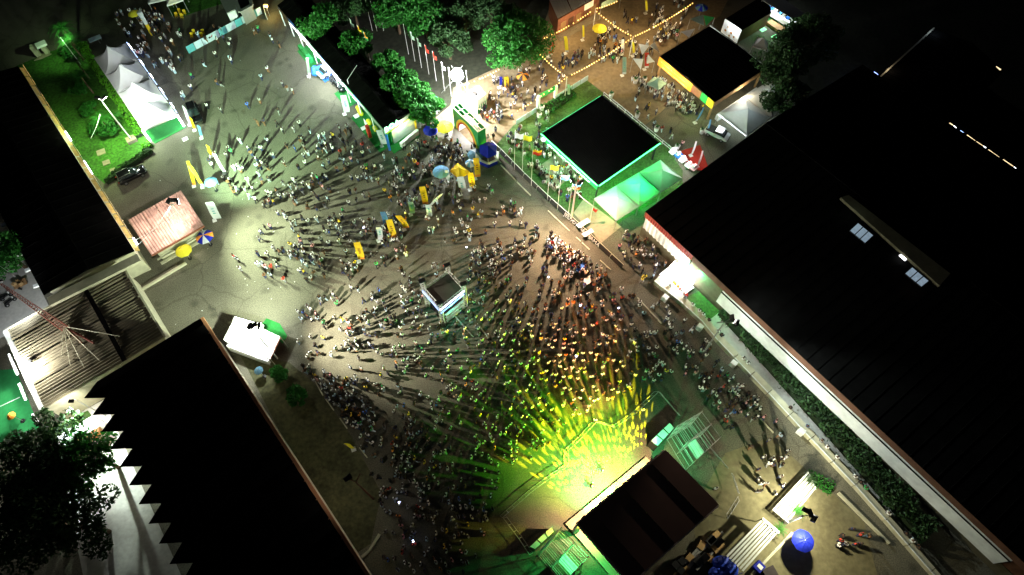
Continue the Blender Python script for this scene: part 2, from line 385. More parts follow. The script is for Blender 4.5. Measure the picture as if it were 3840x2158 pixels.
# pale gutter slab along its lower gable
gd = (B - D).normalized(); gn = Vector((gd.y, -gd.x, 0))
MB().hexa([D + gn * .1 - Vector((0, 0, 1.0)), D + gn * 1.5 - Vector((0, 0, 1.0)), B + gn * 1.5 - Vector((0, 0, 1)), B + gn * .1 - Vector((0, 0, 1))],
          [D + gn * .1 - Vector((0, 0, .55)), D + gn * 1.5 - Vector((0, 0, .55)), B + gn * 1.5 - Vector((0, 0, .55)), B + gn * .1 - Vector((0, 0, .55))]).build('gutter_slab', 'cream', lh)
# eave fringe of corrugated sheets and warm tubes added above to light it
ed = (B - A).normalized(); en = Vector((-ed.y, ed.x, 0)) if Vector((-ed.y, ed.x, 0)).dot(B - D) > 0 else Vector((ed.y, -ed.x, 0))
L = (B - A).length; k = 17
for i in range(k):
    a = A + ed * (L * i / k + .1) + en * .05 - Vector((0, 0, .15)); b = A + ed * (L * (i + 1) / k - .1) + en * .05 - Vector((0, 0, .15))
    dn = en * .5 - Vector((0, 0, .30 + .12 * random.random()))
    MB().corr(a, a + dn, b, .34, .06).build('eave_sheet', 'corr_ochre', lh)
pa = A + en * .75 + Vector((0, 0, .10)); pb = B + en * .75 + Vector((0, 0, .10))
wall_tubes = [(.41, .46, 'led_white'), (.57, .64, 'led_soft'), (.955, .985, 'led_white')]
for i in range(22):
    t0, t1 = (i + .12) / 22, (i + .88) / 22
    if any(not (t1 < x or t0 > y) for x, y, _ in wall_tubes): continue
    if i in (3, 15): continue
    MB().tube(lerp(pa, pb, t0), lerp(pa, pb, t1), .03).build('tube_lamp', 'tube_warm', lh)
for x, y, m in wall_tubes: MB().tube(lerp(pa, pb, x), lerp(pa, pb, y), .09).build('tube_lamp', m, lh)
MB().path([pa + Vector((0, 0, .1)), pb + Vector((0, 0, .1))], .03).build('lamp_rail', 'steel', lh)
for i in range(6):
    p = D + (A + D - B - D).normalized() * (2.4 + i * 3.2) - Vector((0, 0, .4))
    MB().box(p, (1.5, .5, .25), rz=.5).build('roof_bracket', 'whitewall', lh)

# corrugated hall with the mast
h = 5.0
A, B, CC = P(22, 1243, h), P(462, 999, h), P(619, 1264, h)
D = A + CC - B
q = [A, B, CC, D]
ch = thing('corrugated_hall', 'low hall with grey corrugated roof at the left edge under the red mast', 'building', cent(q))
wallring(ch, inset(q, .3), 0, h - .3, 'cream')
for i in range(7):
    t0, t1 = i / 7, (i + 1) / 7 - .012
    z = -.12 * (i % 2)
    MB().corr(lerp(A, D, t0) + Vector((0, 0, z)), lerp(B, CC, t0) + Vector((0, 0, z)), lerp(A, D, t1) + Vector((0, 0, z)), .42, .075).build('roof_sheet', 'corr', ch)
MB().beam(lerp(A, B, .66) + Vector((0, 0, .12)), lerp(D, CC, .66) + Vector((0, 0, .12)), .55, .18).build('dark_roof_strip', 'darkroof', ch)  # dark strip laid across the roof sheets
MB().beam(A + Vector((0, 0, .1)), B + Vector((0, 0, .1)), .25, .3).build('verge_trim', 'cream', ch)
MB().beam(B + Vector((0, 0, .1)), CC + Vector((0, 0, .1)), .25, .25).build('verge_trim', 'cream', ch)
MB().beam(A + Vector((0, 0, .1)), D + Vector((0, 0, .1)), .5, .35).build('parapet', 'whitewall', ch)
# side wall of the alley next to it
a, b = P(525, 1075), P(622, 1262)
w1 = tag(MB().beam(a + Vector((0, 0, 1.3)), b + Vector((0, 0, 1.3)), .25, 2.6).build('alley_wall', 'cream', None, org=cent([a, b])), 'plain pale wall along the alley right of the corrugated hall', 'wall')

# lower-left hall with folded-plate roof
h = 8.0
T, Rr = P(752, 1195, h), P(1372, 2158, h)
dr = (Rr - T).normalized(); Lh = P(352, 1440, h)
Rr = Rr + dr * 6
D = Lh + dr * (Rr - T).length
fh = thing('folded_roof_hall', 'huge black hall at lower left with saw-tooth roof edge and orange gutter', 'building', cent([T, Rr, D, Lh]))
out = (Lh - T).normalized(); LL = (Rr - T).length; pitch = 2.62; k = int(LL / pitch)
roofv = []
for i in range(k):
    a0, a1 = T + dr * pitch * i, T + dr * pitch * (i + 1); b0, b1 = Lh + dr * pitch * i, Lh + dr * pitch * (i + 1)
    mid = (a0 + a1) / 2 + Vector((0, 0, .35)); mb = (b0 + b1) / 2 + out * 1.5 + Vector((0, 0, .35))
    s = MB(); s.slab([a0, mid, mb, b0 - out * .4], .08); s.slab([mid, a1, b1 - out * .4, mb], .08)
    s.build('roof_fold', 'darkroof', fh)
    # wall bay below the fold
    wb0, wb1 = b0 - out * .9, b1 - out * .9
    MB().slab([Vector((wb0.x, wb0.y, 0)), Vector((wb1.x, wb1.y, 0)), wb1 - Vector((0, 0, .2)), wb0 - Vector((0, 0, .2))], .2).build('wall_bay', 'cream', fh)
go = -out
gq0, gq1 = T + go * .12 - Vector((0, 0, .1)), Rr + go * .12 - Vector((0, 0, .1))
MB().beam(gq0, gq1, .5, .3).build('gutter', 'orangefascia', fh)
ti = T - go * .4; ri = Rr - go * .4
MB().slab([Vector((ti.x, ti.y, 0)), Vector((ri.x, ri.y, 0)), ri - Vector((0, 0, .3)), ti - Vector((0, 0, .3))], .2).build('wall', 'cream', fh)
li = Lh - out * .9 + dr * .1
MB().slab([Vector((ti.x, ti.y, 0)), Vector((li.x, li.y, 0)), li - Vector((0, 0, .3)), ti - Vector((0, 0, .3))], .2).build('gable_wall', 'cream', fh)

# kiosk with the pink corrugated roof
h = 3.6
q = [P(480, 826, h), P(680, 713, h), P(764, 846, h), P(567, 957, h)]
rk = thing('shop_kiosk', 'flat kiosk with pinkish corrugated roof under the left lamp pole', 'kiosk', cent(q))
wallring(rk, inset(q, .9), 0, h - .25, 'cream')
for i in range(4):
    t0, t1 = i / 4, (i + 1) / 4 - .012
    MB().corr(lerp(q[0], q[1], t0), lerp(q[3], q[2], t0), lerp(q[0], q[1], t1), .36, .05).build('roof_sheet', 'redroof', rk)
MB().beam(q[3] - Vector((0, 0, .2)), q[2] - Vector((0, 0, .2)), .2, .25).build('fascia', 'brick', rk)
MB().beam(lerp(q[3], q[2], .02) - Vector((0, 0, 1.5)), lerp(q[3], q[2], .95) - Vector((0, 0, 1.5)), .3, .08).build('shelf', 'cream', rk)
MB().beam(lerp(q[3], q[2], .02) - Vector((0, 0, 2.6)), lerp(q[3], q[2], .95) - Vector((0, 0, 2.6)), .5, .1).build('counter', 'cream', rk)

# right-hand great hall
h = 6.4
A = P(2420, 794, h); B = P(3818, 2090, h); d = (B - A).normalized(); B = B + d * 10
U = P(3000, 402, h); du = (U - A).normalized(); DW = (P(3235, 244, h) - A).length; D = A + du * DW; CC = B + du * DW
gh = thing('great_hall', 'enormous black-roofed hall filling the right side with red fascia and white wall', 'building', cent([A, B, CC, D]))
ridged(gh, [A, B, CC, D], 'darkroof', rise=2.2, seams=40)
nin = du; V = Vector
LW = (B - A).length
def band(z0, z1, o, t0, t1, m, name, th=.12):
    a = A + d * t0 + nin * o; b = A + d * t1 + nin * o
    return MB().slab([V((a.x, a.y, z0)), V((b.x, b.y, z0)), V((b.x, b.y, z1)), V((a.x, a.y, z1))], th).build(name, m, gh)
t_red = (P(2578, 984, 5.6) - A).dot(d); t_wh = (P(2712, 1088, 5.0) - A).dot(d)
a, b = A + nin * .1, A + d * t_red + nin * .1
MB().corr(V((a.x, a.y, h - 1.35)), V((a.x, a.y, h - .1)), V((b.x, b.y, h - 1.35)), .42, .05).build('red_cladding', 'redclad', gh)
a, b = A + nin * .25 + d * .3, A + d * (t_red - .2) + nin * .25
MB().corr(V((a.x, a.y, h - 4.0)), V((a.x, a.y, h - 1.45)), V((b.x, b.y, h - 4.0)), .72, .07).build('ribbed_shutter', 'white', gh)
MB().beam(V((a.x, a.y, h - 1.45)), V((b.x, b.y, h - 1.45)), .3, .16).build('shutter_head', 'white', gh)
band(0, h - 4.0, .4, 0, LW, 'olive', 'plinth')
band(h - 1.35, h - .1, .1, t_red + .1, LW, 'rust', 'fascia')
band(h - 4.0, h - 1.4, .35, t_red, t_wh - .1, 'olive', 'wall')
band(1.6, h - 1.4, .2, t_wh, LW - 9.6, 'whitewall', 'wall')
a, b = A + d * t_wh - nin * .05, A + d * (LW - 9.6) - nin * .05
MB().beam(V((a.x, a.y, h - 1.75)), V((b.x, b.y, h - 1.75)), .18, .08).build('gutter_pipe', 'dark', gh)
band(0, h - .1, .5, LW - 9.4, LW, 'rust', 'wall')
def onroof(u, v, up=0.0):
    z = h + 1.0
    for _ in range(12): p = P(u, v, z); k_ = (p - A).dot(V((-d.y, d.x, 0)) if V((-d.y, d.x, 0)).dot(du) > 0 else V((d.y, -d.x, 0))) / (DW * abs(du.dot(V((-d.y, d.x, 0))))); z = h + 2.2 * (1 - abs(2 * k_ - 1)) + up
    return P(u, v, z)
mq = [(3150, 745), (3180, 735), (3560, 1030), (3520, 1075)]
mt = MB().slab([onroof(u, v, .35) for u, v in mq], .5).build('ridge_monitor', 'olive', gh)
for pts in ([(3217, 836), (3276, 884), (3244, 914), (3185, 866)], [(3420, 1002), (3484, 1055), (3455, 1078), (3392, 1027)]):
    q = [onroof(u, v, .25) for u, v in pts]
    sk = MB().beam(q[0], q[1], .1, .1).beam(q[3], q[2], .1, .1).build('skylight', 'dark', gh)
    for j in range(3):
        MB().slab([lerp(q[0], q[1], j / 3 + .025), lerp(q[0], q[1], (j + 1) / 3 - .025), lerp(q[3], q[2], (j + 1) / 3 - .025), lerp(q[3], q[2], j / 3 + .025)], .05).build('pane', 'skylight', sk)
MB().beam(onroof(3375, 957, .7), onroof(3397, 976, .7), .3, .15).build('roof_lamp', 'led_soft', gh)
point(gh, onroof(3200, 800, 1.6), 5, (.75, 1, .8), .2); point(gh, onroof(3440, 1075, 1.5), 2.5, (1, .6, .5), .2)
# halls beyond it, upper right
h2 = 6.0
q = [P(3290, 300, h2), P(3502, 108, h2), P(3765, 268, h2), P(3560, 470, h2)]
kh = thing('dark_hall', 'unlit dark hall in the upper right corner with one pale gable edge', 'building', cent(q))
ridged(kh, q, 'darkroof', rise=1.2, seams=16); wallring(kh, inset(q, .4), 0, h2 - .3, 'rust')
MB().beam(q[0] + V((0, 0, .15)), q[1] + V((0, 0, .15)), .25, .15).build('gable_trim', 'cream', kh)
lr = kh
for (u0, v0, u1, v1, m) in ((3574, 154, 3583, 160, 'led_soft'), (3594, 167, 3600, 172, 'led_soft'), (3624, 186, 3629, 190, 'led_bluewhite'), (3660, 208, 3712, 238, 'tube_dim'), (3715, 240, 3752, 263, 'tube_dim')):
    MB().tube(P(u0, v0, h2 + .2), P(u1, v1, h2 + .2), .13).build('eave_lamp', m, kh)
point(kh, P(3340, 245, h2 + 1.2), 14, (1, .8, .6), .2); point(kh, P(3510, 112, h2 + 1.2), 12, (.6, .75, 1), .2);
MB().box(P(3268, 292, 3.2), (1.6, .8, 1.2), rz=.6).build('lit_sign', 'led_dimblue', kh)
q = [P(3530, 455, h2), P(3835, 655, h2), P(3980, 520, h2), P(3700, 330, h2)]
kh2 = thing('dark_hall', 'unlit dark hall at the far right edge with a row of tiny eave lamps', 'building', cent(q))
ridged(kh2, q, 'darkroof', rise=1.0, seams=16); wallring(kh2, inset(q, .4), 0, h2 - .3, 'rust')
for (u0, v0, u1, v1, m) in ((3560, 463, 3572, 471, 'tube_dim'), (3575, 474, 3585, 482, 'led_soft'), (3600, 492, 3612, 500, 'led_bluewhite'), (3625, 508, 3655, 530, 'tube_dim'), (3660, 533, 3684, 549, 'tube_dim'), (3686, 550, 3696, 557, 'led_soft'), (3705, 563, 3745, 592, 'tube_dim'), (3760, 600, 3798, 626, 'tube_dim'), (3800, 628, 3808, 634, 'led_soft')):
    MB().tube(P(u0, v0, h2 + .2), P(u1, v1, h2 + .2), .12).build('eave_lamp', m, kh2)
point(kh2, P(3760, 690, 4), 14, (1, .6, .4), .2)
MB().box(P(3734, 600, 3), (1.1, .5, .8), rz=-.6).build('lit_sign', 'neon_dim', kh2)
# ================================================================== PAVILIONS, STALLS AND TENTS
# exhibition pavilion, top centre
h = 4.3
A, B, CC = P(1040, 22, h), P(1441, 488, h), P(1546, 418, h); D = A + CC - B
pv = thing('exhibition_pavilion', 'long black-roofed exhibition pavilion with brightly lit stands along its front', 'building', cent([A, B, CC, D]))
ridged(pv, [A, B, CC, D], 'darkroof', rise=.5, seams=30)
fd = (B - A); FL = fd.length; fd = fd.normalized(); fo = (B - CC).normalized()
def fp(t, o=0.0, z=0.0):
    p = A + (B - A) * t + fo * o; return V((p.x, p.y, z))
def panel(root, name, m, t0, t1, o, z0, z1, th=.08): return MB().slab([fp(t0, o, z0), fp(t1, o, z0), fp(t1, o, z1), fp(t0, o, z1)], th).build(name, m, root)
wallring(pv, [fp(0, -1.2), fp(1, -1.2), V((CC.x, CC.y, 0)), V((D.x, D.y, 0))], 0, h - .3, 'whitewall', sides=[1, 2, 3])
for t0, t1, m in ((0, .12, 'blue_panel'), (.12, .24, 'white'), (.24, .34, 'green_panel'), (.34, .47, 'blue_panel'), (.47, .56, 'white'), (.56, .66, 'green_panel'), (.66, .72, 'blue_panel'), (.72, .85, 'green_panel'), (.85, 1, 'green_panel')):
    panel(pv, 'stand_backwall', m, t0 + .002, t1 - .002, -1.0, 0.05, h - .35)
for t0, t1, m in ((.0, .2, 'print_dark'), (.2, .62, 'white'), (.64, .78, 'white'), (.78, 1, 'steel')):
    panel(pv, 'fascia', m, t0 + .002, t1 - .002, .08, h - .65, h - .12)
for t in (.005, .10, .20, .34, .47, .56, .66, .76, .88, .995): MB().box(fp(t, -.05, h / 2 - .15), (.14, .14, h - .3)).build('post', 'white', pv)
for t0, t1, m, o in ((.20, .34, 'carpet', 1.4), (.36, .47, 'blue_panel', 1.2), (.56, .68, 'carpet', 1.2), (.74, .995, 'carpet', 1.7)):
    q = [fp(t0, -.9), fp(t1, -.9), fp(t1, o), fp(t0, o)]
    MB().prism(q, .02, .06).build('stand_carpet', m, pv)
for t0, t1, m in ((.14, .20, 'led_soft'), (.205, .30, 'led_white'), (.31, .44, 'led_white'), (.45, .55, 'led_white'), (.56, .665, 'led_white')):
    MB().tube(fp(t0 + .004, .32, h - .2), fp(t1 - .004, .32, h - .2), .075).build('tube_lamp', m, pv)
for t, pw in ((.24, 200), (.38, 420), (.50, 480), (.60, 380), (.80, 110)): point(pv, fp(t, 1.3, h - .4), pw, (.88, .94, 1.0), .3)
for t, m in ((.22, 'carpet'), (.26, 'carpet'), (.30, 'green_panel')): MB().box(fp(t, .6, .55), (1.6, .7, 1.0), rz=math.atan2(fd.y, fd.x)).build('counter', m, pv)
MB().box(fp(.42, .5, .6), (2.4, 1.2, 1.1), rz=math.atan2(fd.y, fd.x)).build('counter', 'blue_panel', pv)
for i in range(3): MB().ball(fp(.375 + .012 * i, 1.1 + .25 * i, .5), (.7, .6, .55)).build('blue_drape', 'blue_panel', pv)
panel(pv, 'white_drape', 'fabric_white', .845, .875, .9, .1, 2.6); panel(pv, 'red_drape', 'fabric_red', .885, .90, 1.3, .1, 2.8, .5)
# neon word over the end stand
eo = (CC - D).normalized() if (CC - D).dot(V((0, -1, 0))) > 0 else (B - A).normalized()
def ep(t, o=0.0, z=0.0):
    p = B + (CC - B) * t + eo * o; return V((p.x, p.y, z))
MB().slab([ep(0, .1, h - .75), ep(1, .1, h - .75), ep(1, .1, h), ep(0, .1, h)], .08).build('end_fascia', 'steel', pv)
MB().slab([ep(0, .14, h - 1.0), ep(1, .14, h - 1.0), ep(1, .14, h - .82), ep(0, .14, h - .82)], .06).build('yellow_band', 'yellow_panel', pv)
text('neon_letters', 'BOA', 1.5, 'neon_mint', pv, frame(CC - B, V((0, 0, 1)), ep(.24, .35, h + .15)), .06)
point(pv, ep(.25, .9, h + .2), 60, (.1, 1, .4), .3)
MB().slab([ep(.02, -.5, .1), ep(.98, -.5, .1), ep(.98, -.5, h - .8), ep(.02, -.5, h - .8)], .08).build('stand_backwall', 'green_panel', pv)
MB().prism([ep(0, -.4), ep(1, -.4), ep(1, 1.6), ep(0, 1.6)], .02, .06).build('stand_carpet', 'carpet', pv)
MB().beam(ep(.30, 1.4, .55), ep(.98, 1.0, .55), .5, 1.0).build('white_counter', 'white', pv)
MB().box(ep(.99, .4, h / 2 - .2), (.3, .3, h - .5)).build('yellow_post', 'yellow_panel', pv)
MB().box(ep(-.02, .5, h / 2 - .3), (.35, .35, h - .7)).build('blue_post', 'blue_panel', pv)
point(pv, ep(.55, 1.0, h - .6), 110, (.85, 1, .85), .3)
# green neon on the front facade
MB().tube(fp(.685, .35, h - .1), fp(.735, .35, h - .1), .1).build('neon_sign', 'neon_mint', pv)
MB().tube(fp(.745, .35, h - .1), fp(.775, .35, h - .1), .1).build('neon_sign', 'neon_mint', pv)
MB().path([fp(.68, -.4, h + .3), fp(.68, -.4, h + 1.2), fp(.68, -2.8, h + 2.8)], .06).build('roof_bracket', 'steel', pv)
# yellow chairs (each a thing)
def poufs():
    k = 0
    for (u, v) in [(1342, 404), (1346, 412), (1350, 420), (1355, 428), (1381, 455), (1386, 462), (1405, 480), (1410, 487), (1462, 523), (1470, 526), (1476, 524)]:
        p = P(u, v, .3); k += 1
        o = MB().lathe([(.05, 0), (.34, .02), (.40, .25), (.36, .45), (.1, .5)], n=10)
        yield p, o
YP = list(poufs())
for i, (p, o) in enumerate(YP):
    me = o.mesh('yellow_stool', M_['fabric_bright'], True)
    ob = bpy.data.objects.new('yellow_stool', me); C.objects.link(ob); ob.location = (p.x, p.y, .06)
    tag(ob, 'round yellow stool on the green carpet, %s along the pavilion front from its far end' % ['first', 'second', 'third', 'fourth', 'fifth', 'sixth', 'seventh', 'eighth', 'ninth', 'tenth', 'eleventh'][i], 'stool', 'yellow stools at the pavilion')

# square green-neon pavilion
h = 4.0
q = [P(2032, 503, h), P(2258, 361, h), P(2472, 538, h), P(2243, 697, h)]
dj = thing('neon_pavilion', 'square dark-roofed lounge pavilion edged with green neon light', 'building', cent(q))
Lq, Tq, Rq, Bq = q
for i in range(4):
    t0, t1 = i / 4, (i + 1) / 4 + .002
    MB().corr(lerp(Lq, Tq, t0), lerp(Bq, Rq, t0), lerp(Lq, Tq, t1), .30, .03).build('roof_sheet', 'darkroof', dj)
dl = (Bq - Lq).normalized(); dbr = (Rq - Bq).normalized()
ol = (Lq - Tq).normalized(); ob_ = (Bq - Lq).normalized()
def vslab(root, a, b, o, z0, z1, m, name, th=.1):
    a = a + o; b = b + o; return MB().slab([V((a.x, a.y, z0)), V((b.x, b.y, z0)), V((b.x, b.y, z1)), V((a.x, a.y, z1))], th).build(name, m, root)
vslab(dj, Lq, Bq, ol * .06, h - 1.0, h + .1, 'green_panel', 'sign_fascia')
vslab(dj, Bq, Rq, ob_ * .06, h - .6, h + .1, 'dark', 'fascia')
vslab(dj, Lq, Tq, -ob_ * .06, h - .5, h + .1, 'dark', 'fascia')
vslab(dj, Tq, Rq, -ol * .06, h - .5, h + .1, 'dark', 'fascia')
MB().tube(Lq + ol * .18 + V((0, 0, .12)), Bq + ol * .18 + V((0, 0, .12)), .08).build('neon_tube', 'neon_green', dj)
MB().tube(Bq + ob_ * .18 + V((0, 0, .12)), Rq + ob_ * .18 + V((0, 0, .12)), .08).build('neon_tube', 'neon_green', dj)
MB().tube(lerp(Lq, Tq, .02) - ob_ * .12 + V((0, 0, .12)), lerp(Lq, Tq, .98) - ob_ * .12 + V((0, 0, .12)), .02).build('neon_tube', 'neon_faint', dj)
text('sign_letters', 'DJAMA LAGOON', 1.25, 'sign_white', dj, frame(dl, V((0, 0, 1)) + ol * .9, lerp(Lq, Bq, .52) + ol * .34 - V((0, 0, .42))), .03)
MB().lathe([(.05, -.04), (.42, -.04), (.42, .04), (.05, .04)], lerp(Lq, Bq, .06) + ol * .3 - V((0, 0, .4)), 12).build('sign_emblem', 'sign_white', dj)
for p in (Lq, Tq, Rq, Bq): c = lerp(p, cent(q), .04); MB().box((c.x, c.y, h / 2 - .2), (.25, .25, h - .4)).build('post', 'dark', dj)
for a, b, o in ((Lq, Bq, ol), (Bq, Rq, ob_)):
    for t in (.15, .4, .65, .9): point(dj, lerp(a, b, t) + o * .8 + V((0, 0, -.1)), 80, (.03, 1.0, .25), .15)
for t in (.25, .75): point(dj, lerp(Lq, Tq, t) - ob_ * 2.5 + V((0, 0, -1.0)), 110, (.08, 1, .30), .2)

# restaurant pavilion upper right
h = 4.4
q = [P(2475, 213, h), P(2660, 100, h), P(2872, 255, h), P(2680, 384, h)]
rp = thing('restaurant_pavilion', 'black square-roofed restaurant pavilion with orange advertising fascia', 'building', cent(q))
ridged(rp, q, 'darkroof', rise=.25, seams=18)
Lq, Tq, Rq, Bq = q; dl = (Bq - Lq).normalized(); ol = (Lq - Tq).normalized(); ob_ = (Bq - Lq).normalized()
vslab(rp, Lq, lerp(Lq, Bq, .62), ol * .1, h - 1.7, h + .05, 'orange_panel', 'sign_fascia')
vslab(rp, lerp(Lq, Bq, .625), lerp(Lq, Bq, .78), ol * .1, h - 1.5, h + .05, 'brick', 'sign_fascia')
vslab(rp, lerp(Lq, Bq, .785), lerp(Lq, Bq, .89), ol * .1, h - 1.5, h + .05, 'green_panel', 'sign_fascia')
vslab(rp, lerp(Lq, Bq, .895), Bq, ol * .1, h - 1.5, h + .05, 'yellow_panel', 'sign_fascia')
vslab(rp, Bq, Rq, ob_ * .1, h - .9, h + .05, 'wood', 'fascia'); vslab(rp, Tq, Rq, -ol * .1, h - .4, h + .25, 'whitewall', 'parapet'); vslab(rp, Lq, Tq, -ob_ * .1, h - .4, h + .05, 'wood', 'fascia')
up = V((0, 0, 1)) + ol * .7
text('sign_letters', 'Prenez & dégustez', .78, 'cream', rp, frame(dl, up, lerp(Lq, Bq, .28) + ol * .32 - V((0, 0, .45))))
text('sign_letters', 'en un instant !', 1.05, 'sign_pale', rp, frame(dl, up, lerp(Lq, Bq, .33) + ol * .36 - V((0, 0, 1.15))))
for p in q: c = lerp(p, cent(q), .05); MB().box((c.x, c.y, h / 2 - .2), (.3, .3, h - .4)).build('post', 'wood', rp)
wallring(rp, inset(q, 3.0), 0, h - .5, 'brick', sides=[0, 1])
for t, c, pw in ((.2, (1, .8, .45), 260), (.5, (1, .9, .6), 200), (.85, (.6, 1, .3), 110)): point(rp, lerp(Lq, Bq, t) + ol * 1.6 - V((0, 0, .2)), pw, c, .2)
point(rp, lerp(Bq, Rq, .5) + ob_ * 1.0 - V((0, 0, 1.0)), 120, (1, .9, .65), .2)
MB().beam(lerp(Bq, Rq, .1) + ob_ * .8 - V((0, 0, h - .6)), lerp(Bq, Rq, .9) + ob_ * .8 - V((0, 0, h - .6)), .7, 1.1).build('bar_counter', 'white', rp)

# snack container
h = 3.0
q = [P(2722, 70, h), P(2880, -28, h), P(2892, 48, h), P(2784, 112, h)]
sn = thing('snack_container', 'dark box kiosk with white spotted end panel near the restaurant', 'kiosk', cent(q))
MB().prism(q, h - .15, h).build('roof', 'darkroof', sn); wallring(sn, inset(q, .05), 0, h - .16, 'rust', .1)
a, b = P(2712, 74, h), P(2780, 112, h); o = (a - P(2722 + 158, 70 - 98, h)).normalized() * .15
vslab(sn, q[0], q[3], o, .1, h, 'whitewall', 'end_panel')
e = (q[3] - q[0])
for t, z, r in ((.3, 2.0, .16), (.22, 1.1, .24), (.55, 1.3, .24), (.5, .6, .18), (.75, .9, .2)):
    c = q[0] + e * t + o * 1.8; rr = MB(); rr.lathe([(.01, -.02), (r, -.02), (r, .02), (.01, .02)], (0, 0, 0), 10)
    fm = frame(e, V((0, 0, 1)), (c.x, c.y, z)); rr.v = [fm @ p for p in rr.v]; rr.build('printed_spot', 'print_brown', sn)
MB().beam(q[0] + e * .35 + o * 2 + V((0, 0, -.15)), q[0] + e * .95 + o * 2 + V((0, 0, -.15)), .12, .1).build('tube_lamp', 'led_soft', sn)
point(sn, q[0] + e * .6 + o * 6 + V((0, 0, -.3)), 90, (.85, .92, 1), .2)
q2 = [P(2884, -40, 3.2), P(3030, 60, 3.2), P(3000, 88, 3.2), P(2858, 2, 3.2)]
bar = thing('open_bar', 'open bar with grey awning and white lit counter, top right', 'stall', cent(q2))
MB().slab(q2, .1).build('awning', 'steel', bar)
for i in (0, 1, 2, 3): MB().box((q2[i].x, q2[i].y, 1.6), (.12, .12, 3.2)).build('post', 'steel', bar)
a, b = P(2862, 30, 1), P(2985, 108, 1)
MB().beam(a, b, .7, .9).build('counter', 'white', bar); MB().tube(a + V((0, .3, 1.8)), b + V((0, .3, 1.8)), .06).build('tube_lamp', 'led_white', bar)
for i in range(9):
    p = lerp(a, b, (i + .5) / 9) + V((random.uniform(-.2, .2), .5, .6)); MB().box(p, (random.uniform(.4, .8), .5, random.uniform(.4, 1.0)), rz=-.6).build('bar_goods', random.choice(['white', 'blue_panel', 'led_soft', 'steel', 'white']), bar)
point(bar, lerp(a, b, .4) + V((-.6, -.6, 1.6)), 200, (.85, .95, 1), .2)
MB().prism([P(2885, 55), P(2945, 95), P(2935, 118), P(2870, 75)], .02, .06).build('bar_carpet', 'carpet', bar)
MB().prism([P(2872, 92), P(2925, 130), P(2950, 118), P(2890, 82)], .06, .5).build('deck', 'wood', bar)
for u, v in ((2862, 112), (2905, 138)): MB().box(P(u, v, .8), (1.2, .7, .1), rz=.6).build('lit_table', 'neon_dim', bar)
point(bar, P(2880, 105, 2.6), 45, (.3, 1, .3), .2)

# ------------------------------------------------------------------ tents
def pagoda(label, corners, rise, group, m='tent', posts=True, cat='tent', N=7, sag=1.9, val=.3):
    c = cent(corners); z = corners[0].z; ap = sum(corners, Vector()) / 4; ap.z = z + rise
    t = thing('pagoda_tent', label, cat, c, group=group)
    for i in range(4):
        a, b = corners[i], corners[(i + 1) % 4]; s = MB()
        for j in range(N + 1):
            k = j / N; zz = z + rise * (k ** sag)
            for r in range(N + 1):
                e = lerp(a, b, r / N); p = lerp(e, ap, k); p.z = zz - .12 * math.sin(math.pi * r / N) * (1 - k); s.v.append(p)
        s.f = [(j * (N + 1) + r, j * (N + 1) + r + 1, (j + 1) * (N + 1) + r + 1, (j + 1) * (N + 1) + r) for j in range(N) for r in range(N)]
        s.build('canopy_panel', m, t, True)
        MB().slab([a - V((0, 0, val)), b - V((0, 0, val)), b, a], .03).build('valance', m, t)
        if posts:
            pp = lerp(a, ap, .02); MB().tube((pp.x, pp.y, 0), (pp.x, pp.y, z), .05).build('pole', 'steel', t)
    MB().tube(ap - V((0, 0, .1)), ap + V((0, 0, .35)), .04, .01).build('finial', 'steel', t)
    return t
L0, L1, R0, R1 = P(352, 218, 2.5), P(536, 490, 2.5), P(470, 162, 2.5), P(664, 434, 2.5)
for i, w_ in enumerate(('farthest from the parked black car', 'second farthest from the parked black car', 'second nearest to the parked black car', 'nearest to the parked black car')):
    a, b, c, d_ = lerp(L0, L1, i / 4), lerp(L0, L1, (i + 1) / 4 - .006), lerp(R0, R1, (i + 1) / 4 - .006), lerp(R0, R1, i / 4)
    pagoda('white peaked pagoda tent beside the hedge, ' + w_, [a, b, c, d_], 2.7, 'white pagoda tents along the hedge'); point(bpy.data.objects['pagoda_tent' + ('.%03d' % i if i else '')], (a + b + c + d_) / 4 + V((0, 0, .3)), (14, 16, 28, 75)[i], (.92, .96, 1), .4)
lm = thing('led_bar_row', 'row of blue-white LED bars along the front of the pagoda tents', 'LED lights', cent([R0, R1]))
fr = (R0 - L0).normalized() * .25
for i, (t0, t1) in enumerate(((0, .22), (.25, .42), (.44, .60), (.64, .80), (.84, .97))):
    a, b = lerp(R0, R1, t0) + fr, lerp(R0, R1, t1) + fr
    MB().beam(a, b, .12, .14).build('led_bar', 'led_bluewhite', lm)
    MB().tube(lerp(a, b, .1) + fr * .4, lerp(a, b, .5) + fr * .4, .04).build('led_tube', 'led_white', lm)
    point(lm, lerp(a, b, .5) + fr * 2.4 + V((0, 0, -.2)), 16, (.75, .84, 1), .3)
for u, v in ((536, 490), (664, 434)):
    p = P(u, v, 2.5); p = p + (p - cent([L0, L1, R0, R1])).normalized() * .1; MB().box((p.x, p.y, 1.35), (.2, .2, 2.7)).build('led_post', 'led_white', lm)
    point(lm, (p.x - .6, p.y - .4, 1.8), 110, (.85, .92, 1), .3)
cp = tag(MB().prism([P(536, 498), P(664, 442), P(700, 478), P(582, 540)], .02, .07).build('stand_carpet', 'carpet', None, org=P(620, 490)), 'green carpet spread at the open end of the pagoda tents', 'carpet')
